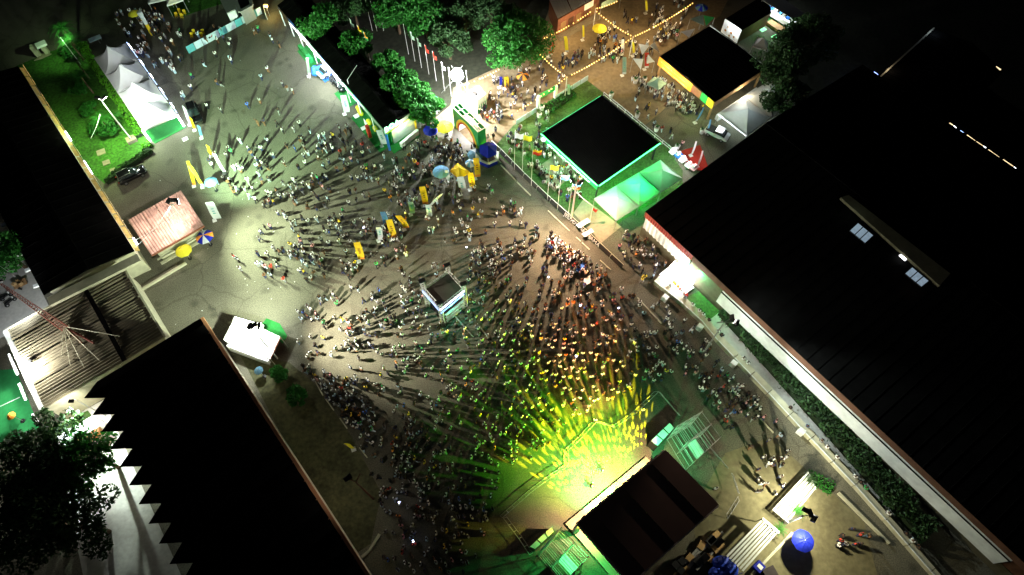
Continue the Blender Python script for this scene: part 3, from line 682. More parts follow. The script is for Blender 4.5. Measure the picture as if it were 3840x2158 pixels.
# green-lit pagoda row next to the neon pavilion
a, b, c, d_ = P(2228, 745, 2.6), P(2312, 826, 2.6), P(2560, 668, 2.6), P(2478, 600, 2.6)
gt = []
for i, w_ in enumerate(('nearest the lamp pole', 'middle of the row', 'farthest from the lamp pole')):
    t0, t1 = i / 3, (i + 1) / 3 - .006
    gt.append(pagoda('wide white pyramid tent glowing green beside the neon pavilion, ' + w_, [lerp(a, d_, t0), lerp(b, c, t0), lerp(b, c, t1), lerp(a, d_, t1)], 1.3, 'pyramid tents by the neon pavilion', 'tent_green', sag=1.15))
for i, (pw, cl) in enumerate(((110, (.25, 1, .45)), (260, (.01, 1, .16)), (30, (.2, 1, .4)))): point(gt[i], worg(gt[i]) + V((0, 0, 2.2)), pw, cl, .3)
# blue-grey pyramid tents by the restaurant
a, b, c, d_ = P(2695, 425, 2.6), P(2800, 508, 2.6), P(2985, 375, 2.6), P(2890, 300, 2.6)
for i, w_ in enumerate(('nearest the red carpet', 'under the dark tree')):
    t0, t1 = i / 2, (i + 1) / 2 - .01
    t = pagoda('pale grey pyramid tent right of the restaurant pavilion, ' + w_, [lerp(a, d_, t0), lerp(b, c, t0), lerp(b, c, t1), lerp(a, d_, t1)], 1.5, 'pyramid tents by the restaurant', sag=1.15)
    point(t, worg(t) + V((-.5, .8, 2.3)), 90 if i == 0 else 22, (.75, .95, 1), .3)
fx = thing('string_of_led', 'thin white LED strip along the gutter beside the restaurant tents', 'LED lights', P(2740, 470))
MB().tube(P(2692, 430, 2.7), P(2798, 512, 2.7), .04).build('led_strip', 'led_dim', fx)
# small star-shaped sun sails
def sail(label, px, m, z=2.6, cat='sun sail'):
    q = [P(u, v, z + dz) for u, v, dz in px]
    t = thing('sun_sail', label, cat, cent(q), group='sun sails by the restaurant')
    MB().slab(q, .04).build('canvas', m, t)
    for p in q[:2]: MB().tube((p.x, p.y, 0), (p.x, p.y, p.z), .04).build('pole', 'steel', t)
sail('white triangular sail left of the orange fascia, upper of the touching pair', [(2395, 165, .6), (2435, 172, .8), (2408, 208, -.3)], 'fabric_white')
sail('white triangular sail left of the orange fascia, right of the touching pair', [(2436, 172, .8), (2455, 158, .4), (2475, 200, -.2)], 'fabric_white')
sail('white triangular sail beside the red banner, lower left', [(2373, 220, .6), (2412, 222, .6), (2403, 262, -.3)], 'fabric_white')
sail('pale triangular sail between the red banner and orange fascia', [(2430, 205, .6), (2455, 232, .0), (2425, 240, -.2)], 'fabric_white')
sail('white triangular sail at the top corner of the restaurant roof', [(2553, 120, .6), (2606, 108, .6), (2584, 142, -.3)], 'fabric_white')
sail('tan triangular sail beyond the restaurant roof', [(2588, 72, .6), (2636, 56, .6), (2640, 98, -.2)], 'fabric_sage')
sail('dark green triangular sail beyond the restaurant roof', [(2638, 58, .6), (2680, 66, .6), (2648, 98, -.2)], 'fabric_green')
pagoda('small green-tinted pyramid canopy over the restaurant guests', [P(2427, 312, 2.5), P(2470, 335, 2.5), P(2500, 312, 2.5), P(2455, 288, 2.5)], 1.2, 'small canopies', 'fabric_sage')
pagoda('small grey pyramid canopy behind the open bar', [P(2822, 172, 2.5), P(2880, 190, 2.5), P(2878, 150, 2.5), P(2842, 136, 2.5)], 1.2, 'small canopies', 'tent')

# white marquee under the lower-left lamp pole
h = 3.6
q = [P(892, 1212, h), P(972, 1228, h), P(1050, 1263, h), P(1012, 1346, h), P(860, 1290, h)]
wm = thing('marquee', 'bright white flat-roofed marquee beside the lower-left black hall', 'marquee', cent(q))
MB().prism(q, h - .12, h).build('roof', 'white', wm)
pq = [P(878, 1196, h + .3), P(838, 1275, h + .3), P(853, 1284, h + .3), P(893, 1208, h + .3)]
for i in range(3):
    MB().prism([lerp(pq[0], pq[1], i / 3 + .01), lerp(pq[0], pq[1], (i + 1) / 3 - .01), lerp(pq[3], pq[2], (i + 1) / 3 - .01), lerp(pq[3], pq[2], i / 3 + .01)], h - .3, h + .3).build('parapet_panel', 'white', wm)
MB().beam(P(880, 1197, h + .1), P(985, 1226, h + .1), .5, .5).build('parapet_panel', 'white', wm)
MB().beam(P(856, 1300, h - .5), P(1010, 1358, h - .5), .3, .9).build('valance', 'white', wm)
MB().beam(P(862, 1312, h - 1.6), P(1010, 1366, h - 1.6), .12, .8).build('blue_sign', 'steel', wm)
wallring(wm, inset(q, .4), 0, h - .2, 'white', .1, sides=[0, 4])
MB().slab([P(1010, 1352, 0), P(1048, 1275, 0), P(1052, 1266, h - .1), P(1014, 1346, h - .1)], .1).build('side_wall', 'brick', wm)
for u, v in ((1012, 1346), (1050, 1263), (862, 1290)): p = P(u, v, h); MB().tube((p.x, p.y, 0), (p.x, p.y, h), .06).build('pole', 'steel', wm)
tag(MB().prism([P(980, 1220), P(1000, 1195), P(1050, 1215), P(1078, 1262), P(1060, 1290)], .02, .07).build('stand_carpet', 'carpet', None, org=P(1030, 1240)), 'green carpet at the right end of the white marquee', 'carpet')

# red-brown shop with white corrugated roof, top
h = 3.6
q = [P(2092, 70, h), P(2250, -18, h), P(2236, -70, h), P(2060, 0, h)]
bs = thing('brick_shop', 'red-brown shopfront with white ribbed roof behind string lights', 'shop', cent(q))
for i in range(3): MB().corr(lerp(q[0], q[1], i / 3), lerp(q[3], q[2], i / 3), lerp(q[0], q[1], (i + 1) / 3 - .01), .5, .04).build('roof_sheet', 'white', bs)
qq = [V((p.x, p.y, 0)) for p in q]; o = (q[0] - q[3]).normalized(); o.z = 0
MB().slab([qq[0], qq[1], q[1] - V((0, 0, .2)), q[0] - V((0, 0, .2))], .2).build('front_wall', 'brick', bs)
for i in range(5):
    t0 = .08 + i * .18; a, b = lerp(qq[0], qq[1], t0) + o * .16, lerp(qq[0], qq[1], t0 + .12) + o * .16
    MB().slab([a + V((0, 0, .1)), b + V((0, 0, .1)), b + V((0, 0, 2.3)), a + V((0, 0, 2.3))], .06).build('shutter', 'rust' if i % 2 else 'wood', bs)
for k in range(2):
    a, b = qq[0] + o * (.8 + k * .8), qq[1] + o * (.8 + k * .8); MB().beam(a + V((0, 0, .12 - .05 * k)), b + V((0, 0, .12 - .05 * k)), .7, .2 - .1 * k).build('step', 'tile', bs)
MB().slab([lerp(qq[0], qq[1], .62) + o * .4 + V((0, 0, 2.4)), lerp(qq[0], qq[1], .84) + o * .4 + V((0, 0, 2.4)), lerp(qq[0], qq[1], .84) + o * .2 + V((0, 0, 3.5)), lerp(qq[0], qq[1], .62) + o * .2 + V((0, 0, 3.5))], .06).build('sign_board', 'white', bs)
wallring(bs, q, 0, h - .3, 'brick', .15, sides=[1, 2, 3])
a, b = P(2255, 25, 3), P(2330, -15, 3)
sg = thing('green_sign', 'long green-white sign board at the top edge above the shop', 'sign', cent([a, b]))
MB().slab([a - V((0, 0, .5)), b - V((0, 0, .5)), b + V((0, .3, .5)), a + V((0, .3, .5))], .08).build('board', 'fabric_sage', sg)
for p in (a, b): MB().tube((p.x, p.y + .2, 0), (p.x, p.y + .2, 3.4), .05).build('post', 'steel', sg)

# gate with rainbow arch
h = 4.4
g0, g1 = P(1697, 403, h), P(1792, 497, h); dg = (g1 - g0).normalized(); og = V((dg.y, -dg.x, 0))
if og.y > 0: og = -og
Lg = (g1 - g0).length; dp = 1.5
gate = thing('entrance_gate', 'green entrance gate with a rainbow arch and open timber frame on top', 'gate', cent([g0, g1]))
def gp(x, o, z): p = g0 + dg * x + og * o; return V((p.x, p.y, z))
# face with an arched opening: strips of the wall either side of and above the arch
def arch(m, r0, r1, o, name, x0=.08, x1=.95, zt=3.8):
    cx = Lg * (x0 + x1) / 2; rx = Lg * (x1 - x0) / 2; s = MB(); k = 16
    pts = []
    for i in range(k + 1):
        a_ = math.pi * i / k
        pts.append((cx - (rx - r0) * math.cos(a_), (zt - r0) * math.sin(a_), cx - (rx - r1) * math.cos(a_), (zt - r1) * math.sin(a_)))
    for p, q_ in zip(pts, pts[1:]):
        s.slab([gp(p[0], o, p[1]), gp(q_[0], o, q_[1]), gp(q_[2], o, q_[3]), gp(p[2], o, p[3])], .06)
    return s.build(name, m, gate)
cx = Lg * .515; rx = Lg * .435; face = MB(); k = 16
for i in range(k):
    a0, a1 = math.pi * i / k, math.pi * (i + 1) / k
    x0_, z0_, x1_, z1_ = cx - rx * math.cos(a0), 3.8 * math.sin(a0), cx - rx * math.cos(a1), 3.8 * math.sin(a1)
    for o in (0, -dp): face.slab([gp(x0_, o, z0_), gp(x1_, o, z1_), gp(x1_, o, h), gp(x0_, o, h)], .08)
for o in (0, -dp):
    face.slab([gp(0, o, 0), gp(cx - rx, o, 0), gp(cx - rx, o, h), gp(0, o, h)], .08); face.slab([gp(cx + rx, o, 0), gp(Lg, o, 0), gp(Lg, o, h), gp(cx + rx, o, h)], .08)
for x in (0.04, Lg - .04): face.slab([gp(x, -dp, 0), gp(x, 0, 0), gp(x, 0, h), gp(x, -dp, h)], .08)
face.build('gate_body', 'green_panel', gate)
arch('yellow_panel', 0, .45, .07, 'yellow_arc'); arch('red_panel', .45, .8, .08, 'red_arc')
lin = MB()
for i in range(k):
    a0, a1 = math.pi * i / k, math.pi * (i + 1) / k; r_ = rx - .8; z_ = 3.0
    lin.slab([gp(cx - r_ * math.cos(a0), .1, z_ * math.sin(a0)), gp(cx - r_ * math.cos(a1), .1, z_ * math.sin(a1)), gp(cx - r_ * math.cos(a1), -dp, z_ * math.sin(a1)), gp(cx - r_ * math.cos(a0), -dp, z_ * math.sin(a0))], .05)
lin.build('arch_lining', 'white', gate)
tf = MB()
for o in (-.02, -dp * .5, -dp + .02): tf.beam(gp(0, o, h + .06), gp(Lg, o, h + .06), .1, .12)
for i in range(6): tf.beam(gp(Lg * i / 5, 0, h + .08), gp(Lg * i / 5, -dp, h + .08), .1, .12)
tf.build('top_frame', 'wood_pale', gate)
point(gate, gp(cx, -.5, 2.2), 130, (.92, .9, 1), .2)
tag(MB().prism([gp(cx - rx, .1, 0), gp(cx + rx, .1, 0), gp(cx + rx, 2.6, 0), gp(cx - rx, 2.6, 0)], .02, .05).build('entrance_mat', 'paleyard', None, org=gp(cx, 1, 0)), 'pale entrance mat in front of the rainbow arch', 'mat')

# white kiosk by the mast
q = [P(1758, 343, 3.3), P(1795, 322, 3.3), P(1823, 352, 3.3), P(1788, 376, 3.3)]
wk = thing('white_kiosk', 'white cube kiosk with recessed roof beside the floodlight mast', 'kiosk', cent(q))
wallring(wk, q, 0, 3.3, 'white', .12); MB().prism(inset(q, .2), 2.9, 3.0).build('roof', 'steel', wk)
for i in range(2): c = cent(q) + V((.45 * (i * 2 - 1), .1, 3.1)); MB().box(c, (.5, .9, .2), rz=.7).build('roof_unit', 'whitewall' if i else 'dark', wk)
a, b = q[3], q[2]; o = V((b.y - a.y, -(b.x - a.x), 0)).normalized(); o = o if o.y < 0 else -o
MB().slab([V((a.x, a.y, .1)) + o * .08, V((b.x, b.y, .1)) + o * .08, V((b.x, b.y, 1.9)) + o * .08, V((a.x, a.y, 1.9)) + o * .08], .05).build('front_panel', 'fabric_green', wk)
for i in range(5): p = lerp(a, b, .1 + .2 * i) + o * .14; MB().box((p.x, p.y, 1.5), (.16, .06, .9), rz=math.atan2(b.y - a.y, b.x - a.x)).build('counter_bar', 'white', wk)
# ================================================================== LED STAND, LONG WALL, LAMP POLES
# glowing stand on the right
ls = thing('led_stand', 'dazzling white LED stand with open front below the red cladding', 'stall', P(2545, 1060))
c0, c1, c2, c3 = P(2474, 1040), P(2532, 1000), P(2600, 1085), P(2560, 1112)
MB().prism([c0, c1, c2, c3], .02, .5).build('platform', 'white', ls)
MB().slab([P(2540, 1010, .5), P(2592, 1078, .5), P(2604, 1050, 3.6), P(2563, 950, 4.6)], .15).build('led_wall', 'led_wall', ls)
MB().slab([P(2502, 1012, .5), P(2535, 985, .5), P(2545, 965, 2.2), P(2515, 995, 1.6)], .12).build('side_wall', 'white', ls)
MB().slab([P(2512, 1018, 1.0), P(2537, 986, 2.2), P(2575, 1040, 2.2), P(2545, 1068, 1.0)], .1).build('glowing_canopy', 'led_wall', ls)
MB().beam(P(2472, 1040, .55), P(2557, 1110, .55), .5, .5).build('front_rail', 'white', ls); MB().beam(P(2474, 1036, .6), P(2530, 993, .6), .4, .5).build('side_rail', 'white', ls)
for i in range(7): p = lerp(P(2525, 1055, .7), P(2575, 1108, .7), i / 6 + random.uniform(-.05, .05)); MB().ball(p, (.25, .25, .35)).build('display_item', random.choice(['fabric_orange', 'fabric_red', 'white']), ls)
MB().tube(P(2566, 950, 4.7), P(2606, 1050, 3.7), .05).build('neon_edge', 'neon_green', ls)
spot(ls, P(2610, 1020, 4.0), P(2680, 1060, 3), 900, (.05, 1, .35), 140, .8); point(ls, P(2525, 1045, 1.6), 80, (1, .95, .92), .3)
spot(ls, P(2555, 960, 3.2), P(2470, 880, 2.5), 130, (1, .9, .88), 120, .8)

# long retaining wall with coping
pts = [(2462, 1046), (2558, 1122), (2640, 1196), (2702, 1272), (2890, 1468), (3050, 1640), (3215, 1815), (3330, 1945), (3500, 2140), (3560, 2210)]
wp = [P(u, v, .9) for u, v in pts]
lw = thing('retaining_wall', 'long pale retaining wall running diagonally along the great hall', 'wall', P(2900, 1480))
for i, (a, b) in enumerate(zip(wp, wp[1:])):
    k = max(1, int((b - a).length / 3)); wd = 1.15 - .5 * i / len(wp)
    for j in range(k):
        p, q_ = lerp(a, b, j / k), lerp(a, b, (j + 1) / k - .012)
        MB().beam(p + V((0, 0, -.05)), q_ + V((0, 0, -.05)), wd, .1).build('coping', 'cream', lw)
        MB().beam(p + V((0, 0, -.5)), q_ + V((0, 0, -.5)), wd - .12, .8).build('wall_section', 'cream', lw)
        d_ = (q_ - p).normalized(); o = V((d_.y, -d_.x, 0)); o = -o if o.x > 0 else o
        MB().beam(p + o * (wd / 2 - .06) + V((0, 0, .06)), q_ + o * (wd / 2 - .06) + V((0, 0, .06)), .1, .12).build('coping_edge', 'whitewall', lw)
for u, v in ((2500, 1112), (2630, 1222), (2757, 1358), (3010, 1612)):
    p = P(u, v, .6); MB().box((p.x - .25, p.y - .25, .5), (.7, .8, 1.0), rz=.8).build('pier', 'white', lw)

# lamp poles ---------------------------------------------------------
def lamp_pole(label, base, top, arms, heads, m='pole', r=.09, plinth=None, hh=9.4):
    b = P(*base); t = V((b.x, b.y, hh))
    o = thing('lamp_pole', label, 'lamp pole', b)
    MB().tube(b, t, r * 1.4, r * .8, 8).build('pole', m, o)
    if plinth: MB().box(b + V((0, 0, .35)), plinth, rz=.6).build('plinth', 'tile', o)
    for a in arms:
        a = V(a); MB().beam(t - V((0, 0, .1)), t + a, .1, .1).build('arm', m, o)
    for a, aim in heads:
        p = t + V(a); aim = V(aim); dd = (aim - p).normalized()
        e = dd.to_track_quat('-Z', 'Y').to_matrix()
        hd = MB().box(p, (.9, .55, .18), m=e).box(p - dd * .16, (.7, .4, .16), m=e).build('lamp_head', 'dark', o)
        MB().box(p + dd * .10, (.8, .46, .02), m=e).build('lens', 'lens_lit', hd)
    return o, t
olive, cool, warm = (1.0, .96, .70), (.86, 1.0, .86), (1.0, .80, .55)
o, t = lamp_pole('lamp pole with square plinth standing on the lawn by the pagoda tents', (497, 530), None, [(-1.0, .4, 0)], [((-.5, .3, .1), P(440, 590)), ((.5, .2, .1), P(640, 600))], plinth=(1.5, 1.2, .7))
spot(o, t + V((.5, .6, -.1)), P(520, 340, 3), 2600, (.95, 1, .97), 75, .9); spot(o, t + V((-.3, -.5, -.25)), P(410, 560), 3000, (.70, 1, .45), 130, .9); spot(o, t + V((.3, .3, -.25)), P(760, 500), 3600, (.75, 1, .72), 125, .9)
o, t = lamp_pole('tall lamp pole rising over the pink kiosk roof', (753, 905), None, [(-.6, .3, 0), (.9, .5, 0)], [((-.55, .55, .1), P(560, 860)), ((.8, .4, .1), P(1300, 700)), ((.1, .7, .1), P(900, 300))])
spot(o, t + V((-.5, -.2, -.3)), P(590, 880), 2300, (1, .88, .78), 110, .9)
spot(o, t + V((1.0, .3, -.25)), P(1250, 900), 15500, (.84, 1, .70), 112, 1.0)
spot(o, t + V((.4, 1.0, -.25)), P(1120, 300), 32000, (.62, 1, .60), 92, .95)
o, t = lamp_pole('lamp pole standing at the white marquee with two dark heads', (1040, 1345), None, [(-.5, .3, 0), (.7, .4, 0)], [((-.45, .5, .1), P(900, 1280)), ((.75, .5, .1), P(1500, 1300)), ((0, .6, .1), P(800, 1000))])
spot(o, t + V((-.3, -.1, -.3)), P(930, 1275), 3200, (.92, 1, .97), 115, .9)
spot(o, t + V((1.0, .1, -.25)), P(1520, 1180), 17000, (1, .95, .76), 98, 1.0)
spot(o, t + V((.2, .9, -.25)), P(800, 940), 8500, (.86, 1, .74), 120, .95)
o, t = lamp_pole('white lamp pole at the fence corner of the neon pavilion', (2142, 825), None, [(-.9, .2, 0), (.8, -.2, 0)], [((-.6, .2, .1), P(1900, 900)), ((.6, -.1, .1), P(2300, 950))], r=.12)
spot(o, t + V((-.7, -.4, -.25)), P(1950, 1000), 6500, (1, .70, .48), 125, .95); spot(o, t + V((.8, -.4, -.25)), P(2300, 1000), 4200, (1, .62, .40), 130, .95)
spot(o, t + V((.1, .5, -.25)), P(2110, 700), 1500, (.9, 1, .85), 130, .9)
o, t = lamp_pole('grey lamp pole with bent arms leaning over the long wall', (2636, 1327), None, [(-1.1, -.2, .3), (.9, .4, .2), (1.4, -.3, .2)], [((.9, .4, .3), P(2950, 1330)), ((1.4, -.3, .3), P(3100, 1480))], 'steel', hh=10.2)
spot(o, t + V((1.0, .5, .05)), P(2900, 1260, 3), 700, (.85, 1, .98), 100, .9); spot(o, t + V((1.5, -.4, .05)), P(3250, 1640, 2), 5000, (.85, 1, .98), 62, .9); spot(o, t + V((-.6, -.8, .05)), P(2600, 1800, 7), 2600, (1, .72, .55), 40, .9)  # spots added to brighten the hall wall and the stage roof
o, t = lamp_pole('unlit brown lamp pole near the orange gutter', (1400, 1872), None, [(-1.0, .4, .2), (.4, .9, .2)], [((-.9, .4, .3), P(1300, 1750))], 'rust', hh=10.0)
o, t = lamp_pole('short white lamp pole with crossed dark heads beside the blue parasol', (2946, 1962), None, [(.9, .1, 0)], [((.9, .3, .1), P(3200, 1900)), ((1.2, -.3, .1), P(3150, 2100)), ((.5, .6, .1), P(3000, 1800))], 'white', r=.16, hh=5.2)
spot(o, t + V((.2, -.6, -.1)), P(2820, 2080), 1500, (1, .96, .66), 150, .9); spot(o, t + V((.5, .7, -.1)), P(2900, 1720), 2400, (1, .95, .66), 140, .9)
spot(o, t + V((1.3, -.4, -.1)), P(3120, 2040), 800, (1, .9, .55), 140, .9)
o, t = lamp_pole('thin white pole among the palms left of the pagoda tents', (305, 245), None, [], [], 'white', r=.06, hh=6.0)
spot(o, t + V((-.3, -.3, .2)), P(240, 150, 3), 500, (.6, 1, .5), 140, .9)  # spot added at the pole top to brighten the palms
# floodlight mast
b = P(1727, 410); t = V((b.x, b.y, 7.3))
fm = thing('floodlight_mast', 'blazing white floodlight mast behind the rainbow gate', 'floodlight', b)
for dx, dy in ((-.22, 0), (.22, 0), (0, .3)): MB().tube(b + V((dx, dy, 0)), t + V((dx * .8, dy * .8, 0)), .08).build('mast_leg', 'white', fm)
for i in range(8):
    z = .8 * i + .5; MB().tube(b + V((-.22, 0, z)), b + V((.22, 0, z + .6)), .03, n=4).build('brace', 'white', fm)
for i in range(6):  # ring of lamp heads, widened to help show the glare
    a = 2 * math.pi * i / 6 + .3; dd = V((math.cos(a), math.sin(a), .12)).normalized()
    e = dd.to_track_quat('Z', 'Y').to_matrix(); p = t + V((math.cos(a) * .85, math.sin(a) * .85, .3))
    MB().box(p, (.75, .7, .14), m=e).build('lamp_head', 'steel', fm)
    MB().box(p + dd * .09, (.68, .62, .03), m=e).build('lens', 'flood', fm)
MB().ball(t + V((0, 0, .8)), (.85, .85, .6), 12, 7).build('glare_ball', 'flood', fm)  # glowing ball shaped like the lens glare, not a lamp
for a in (.8, 2.3): MB().beam(t + V((0, 0, .6)), t + V((math.cos(a) * 1.3, math.sin(a) * 1.0, 1.6)), .05, .05).build('aerial', 'steel', fm)
point(fm, t + V((0, -1.3, -.4)), 3000, (.93, .96, 1.0), .3); point(fm, t + V((0, 1.4, .1)), 2600, (.93, .98, .95), .3)
# guy wires
for u, v in ((1655, 350), (1670, 330), (1775, 385)): MB().path([t, P(u, v)], .02).build('guy_wire', 'white', fm)
# red lattice mast on the corrugated hall
b = P(250, 1232, 5.0); t = V((b.x - .4, b.y + .2, 17.0)); 
lm2 = thing('lattice_mast', 'rusty red lattice mast with guy legs on the corrugated roof', 'mast', b)
k = 14
legs = [V((.45 * math.cos(a), .45 * math.sin(a), 0)) for a in (0, 2.1, 4.2)]
for l in legs: MB().tube(b + l * 1.2, t + l * .25, .09, .05).build('mast_leg', 'rustred', lm2)
br = MB()
for i in range(k * 2):
    for j in range(3):
        p = lerp(b, t, i / k / 2) + legs[j] * lerp(1.2, .25, i / k / 2); q_ = lerp(b, t, (i + 1) / k / 2) + legs[(j + 1) % 3] * lerp(1.2, .25, (i + 1) / k / 2); br.tube(p, q_, .045, n=4)
stuff(br.build('lattice', 'rustred', lm2))
MB().box(t + V((0, 0, .3)), (.9, .3, .3), rz=.4).build('aerial', 'dark', lm2)
for u, v in ((352, 1288), (310, 1290)): MB().tube(b + V((0, 0, .3)), P(u, v, 5.2), .13).build('strut', 'rustred', lm2)
for u, v in ((228, 1295), (232, 1338), (263, 1370), (315, 1378), (372, 1352), (450, 1262)): MB().path([b + V((0, 0, .6)), P(u, v, 5.2)], .05).build('guy_wire', 'cream', lm2)
# floodlight on the left parapet
fl = thing('wall_floodlight', 'dazzling floodlight fixed on the parapet of the corrugated hall', 'floodlight', P(105, 1360, 5.3))
MB().box(P(110, 1357, 6.2), (.5, .4, .3), rz=.4).build('lamp_head', 'dark', fl); MB().tube(P(110, 1357, 5.2), P(110, 1357, 6.2), .05).build('bracket', 'steel', fl)
point(fl, P(95, 1372, 7.2), 1100, (1, .98, .90), .4)
spot(fl, P(95, 1370, 7.0), P(60, 1430, 0), 1800, (.93, 1, .92), 130, .9)
for (u0, v0, u1, v1) in ((34, 1330, 66, 1405), (72, 1440, 96, 1500), (122, 1555, 146, 1590)):
    tl = thing('tube_light', 'white tube light on the left edge of the corrugated hall, %s' % {34: 'upper', 72: 'middle', 122: 'lower'}[u0], 'tube light', P((u0 + u1) / 2, (v0 + v1) / 2, 4.0), group='tube lights on the corrugated hall')
    MB().beam(P(u0, v0, 4.4), P(u1, v1, 4.4), .22, .14).build('tube', 'led_white', tl); MB().beam(P(u0, v0, 4.55), P(u1, v1, 4.55), .28, .08).build('housing', 'white', tl)
point(fl, P(60, 1500, 4.0), 200, (.9, 1, .95), .3)
spot(fl, P(60, 1180, 8), P(40, 1130, 0), 900, (.88, .94, 1), 130, .9)      # bare spot over the yard behind the mast
# added lamp to light the pale yard and trees by the folded roof hall
yb = P(395, 1560)
yl = thing('added_yard_lamp', 'added lamp on a post lighting the yard under the zigzag roof edge', 'lamp', yb)
MB().tube(yb, yb + V((0, 0, 6.8)), .07, .05).build('pole', 'steel', yl); MB().box(yb + V((-.2, -.3, 6.9)), (.6, .4, .15)).build('lamp_head', 'dark', yl); MB().box(yb + V((-.2, -.3, 6.81)), (.5, .3, .02)).build('lens', 'lens_lit', yl)
spot(yl, yb + V((-.3, -.5, 6.7)), P(430, 1790), 2600, (.86, .95, .97), 140, .9)
spot(yl, yb + V((-.5, -.5, 6.7)), P(470, 1980), 6500, (.84, 1, .88), 80, .9)
spot(yl, yb + V((-.6, .2, 6.7)), P(270, 1640), 900, (1, .97, .85), 130, .9)

# ================================================================== STAGE
h = 7.5
S0, S1, S2 = P(2168, 1963, h), P(2495, 1690, h), P(2694, 1893, h); S3 = S0 + S2 - S1
fdv = (S0 - S3).normalized(); sdv = (S1 - S0).normalized()      # fdv: towards the audience
st = thing('concert_stage', 'concert stage under a big dark roof with a glowing front deck', 'stage', cent([S0, S1, S2, S3]))
k = 6
for i in range(k):
    a0, a1 = lerp(S0, S1, i / k - (.01 if i else 0)), lerp(S0, S1, (i + 1) / k); b0, b1 = lerp(S3, S2, i / k - (.01 if i else 0)), lerp(S3, S2, (i + 1) / k); z = V((0, 0, .18 * (i % 2)))
    MB().slab([b0 + z, b1 + z, a1 + z, a0 + z], .1).build('roof_panel', 'stageroof', st)
def g0z(p, z): return V((p.x, p.y, z))
dk = [g0z(S0, 0) + fdv * 1.3, g0z(S1, 0) + fdv * 1.3, g0z(S2, 0), g0z(S3, 0)]
MB().prism(dk, .1, .55).build('stage_deck', 'stageplank', st)
for a, b in ((S0, S1), (S1, S2), (S2, S3), (S3, S0)): MB().beam(a - V((0, 0, .4)), b - V((0, 0, .4)), .35, .4).build('roof_truss', 'alu', st)
for p in (S0, S1, S2, S3): c = lerp(p, cent([S0, S1, S2, S3]), .03); MB().box((c.x, c.y, h / 2), (.5, .5, h - .5)).build('tower_leg', 'alu', st)
MB().slab([g0z(S3, 1.3) + fdv * .8, g0z(S2, 1.3) + fdv * .8, g0z(S2, 5.8) + fdv * .8, g0z(S3, 5.8) + fdv * .8], .15).build('backdrop', 'dark', st)
for i in range(10):
    p = lerp(S0, S1, .08 + .093 * i) - V((0, 0, .9)) + fdv * .1; MB().box(p, (.35, .35, .5), rz=.7).build('stage_lamp', 'dark', st)
# washes: warm on the deck, green on the floor, red-orange over the crowd
def sp(t, f, z): p = lerp(S0, S1, t) + fdv * f; return V((p.x, p.y, z))
for t in (.15, .5, .85): spot(st, sp(t, -1.2, h - .8), sp(t, .8, .5), 3000, (1.0, .66, .36), 100, .9)
spot(st, sp(.35, -1.5, h - .9), sp(.40, 3.0, 0), 6500, (.05, 1.0, .36), 56, .9); spot(st, sp(.7, -1.0, h - .9), sp(.72, 7, 0), 4200, (.14, 1.0, .02), 90, .9)
spot(st, sp(.5, -1.0, h - .9), sp(.5, 9, 0), 8500, (.14, 1.0, .02), 100, .95); spot(st, sp(.5, -1.5, h - .9), P(2120, 1130), 30000, (1.0, .30, .13), 40, .95)
spot(st, sp(.05, -1.0, h - .9), sp(-.15, 7, 0), 1500, (.9, .85, .10), 80, .9)
spot(st, sp(.97, -1.0, h - .9), sp(1.3, 1, 0), 1200, (.12, 1.0, .35), 120, .9); spot(st, sp(.03, -2, h - .9), sp(-.3, -4, 0), 1700, (.08, 1.0, .20), 120, .9)
# moving heads with a gobo wheel of dots, yellow
def gobo(pos, aim, power, col, cone, scale, rot, name='moving_head_light'):
    o = spot(st, pos, aim, power, col, cone, .08, .03, name); l = o.data; l.use_nodes = True; n = l.node_tree
    em = n.nodes['Emission']; tc = n.nodes.new('ShaderNodeTexCoord'); sx = n.nodes.new('ShaderNodeSeparateXYZ'); n.links.new(tc.outputs['Normal'], sx.inputs[0])
    dx = n.nodes.new('ShaderNodeMath'); dx.operation = 'DIVIDE'; dy = n.nodes.new('ShaderNodeMath'); dy.operation = 'DIVIDE'
    n.links.new(sx.outputs[0], dx.inputs[0]); n.links.new(sx.outputs[2], dx.inputs[1]); n.links.new(sx.outputs[1], dy.inputs[0]); n.links.new(sx.outputs[2], dy.inputs[1])
    cb = n.nodes.new('ShaderNodeCombineXYZ'); n.links.new(dx.outputs[0], cb.inputs[0]); n.links.new(dy.outputs[0], cb.inputs[1])
    mp = n.nodes.new('ShaderNodeMapping'); mp.inputs['Rotation'].default_value = (0, 0, rot); mp.inputs['Location'].default_value = (rot * 3.1, rot * 1.7, 0); n.links.new(cb.outputs[0], mp.inputs[0])
    vo = n.nodes.new('ShaderNodeTexVoronoi'); vo.voronoi_dimensions = '2D'; vo.inputs['Scale'].default_value = scale; vo.inputs['Randomness'].default_value = .55; n.links.new(mp.outputs[0], vo.inputs['Vector'])
    ra = n.nodes.new('ShaderNodeMapRange'); ra.inputs[1].default_value = .30; ra.inputs[2].default_value = .20; ra.inputs[3].default_value = 0; ra.inputs[4].default_value = 1
    n.links.new(vo.outputs['Distance'], ra.inputs[0]); n.links.new(ra.outputs[0], em.inputs['Strength']); return o
YL = (.90, .86, .02)
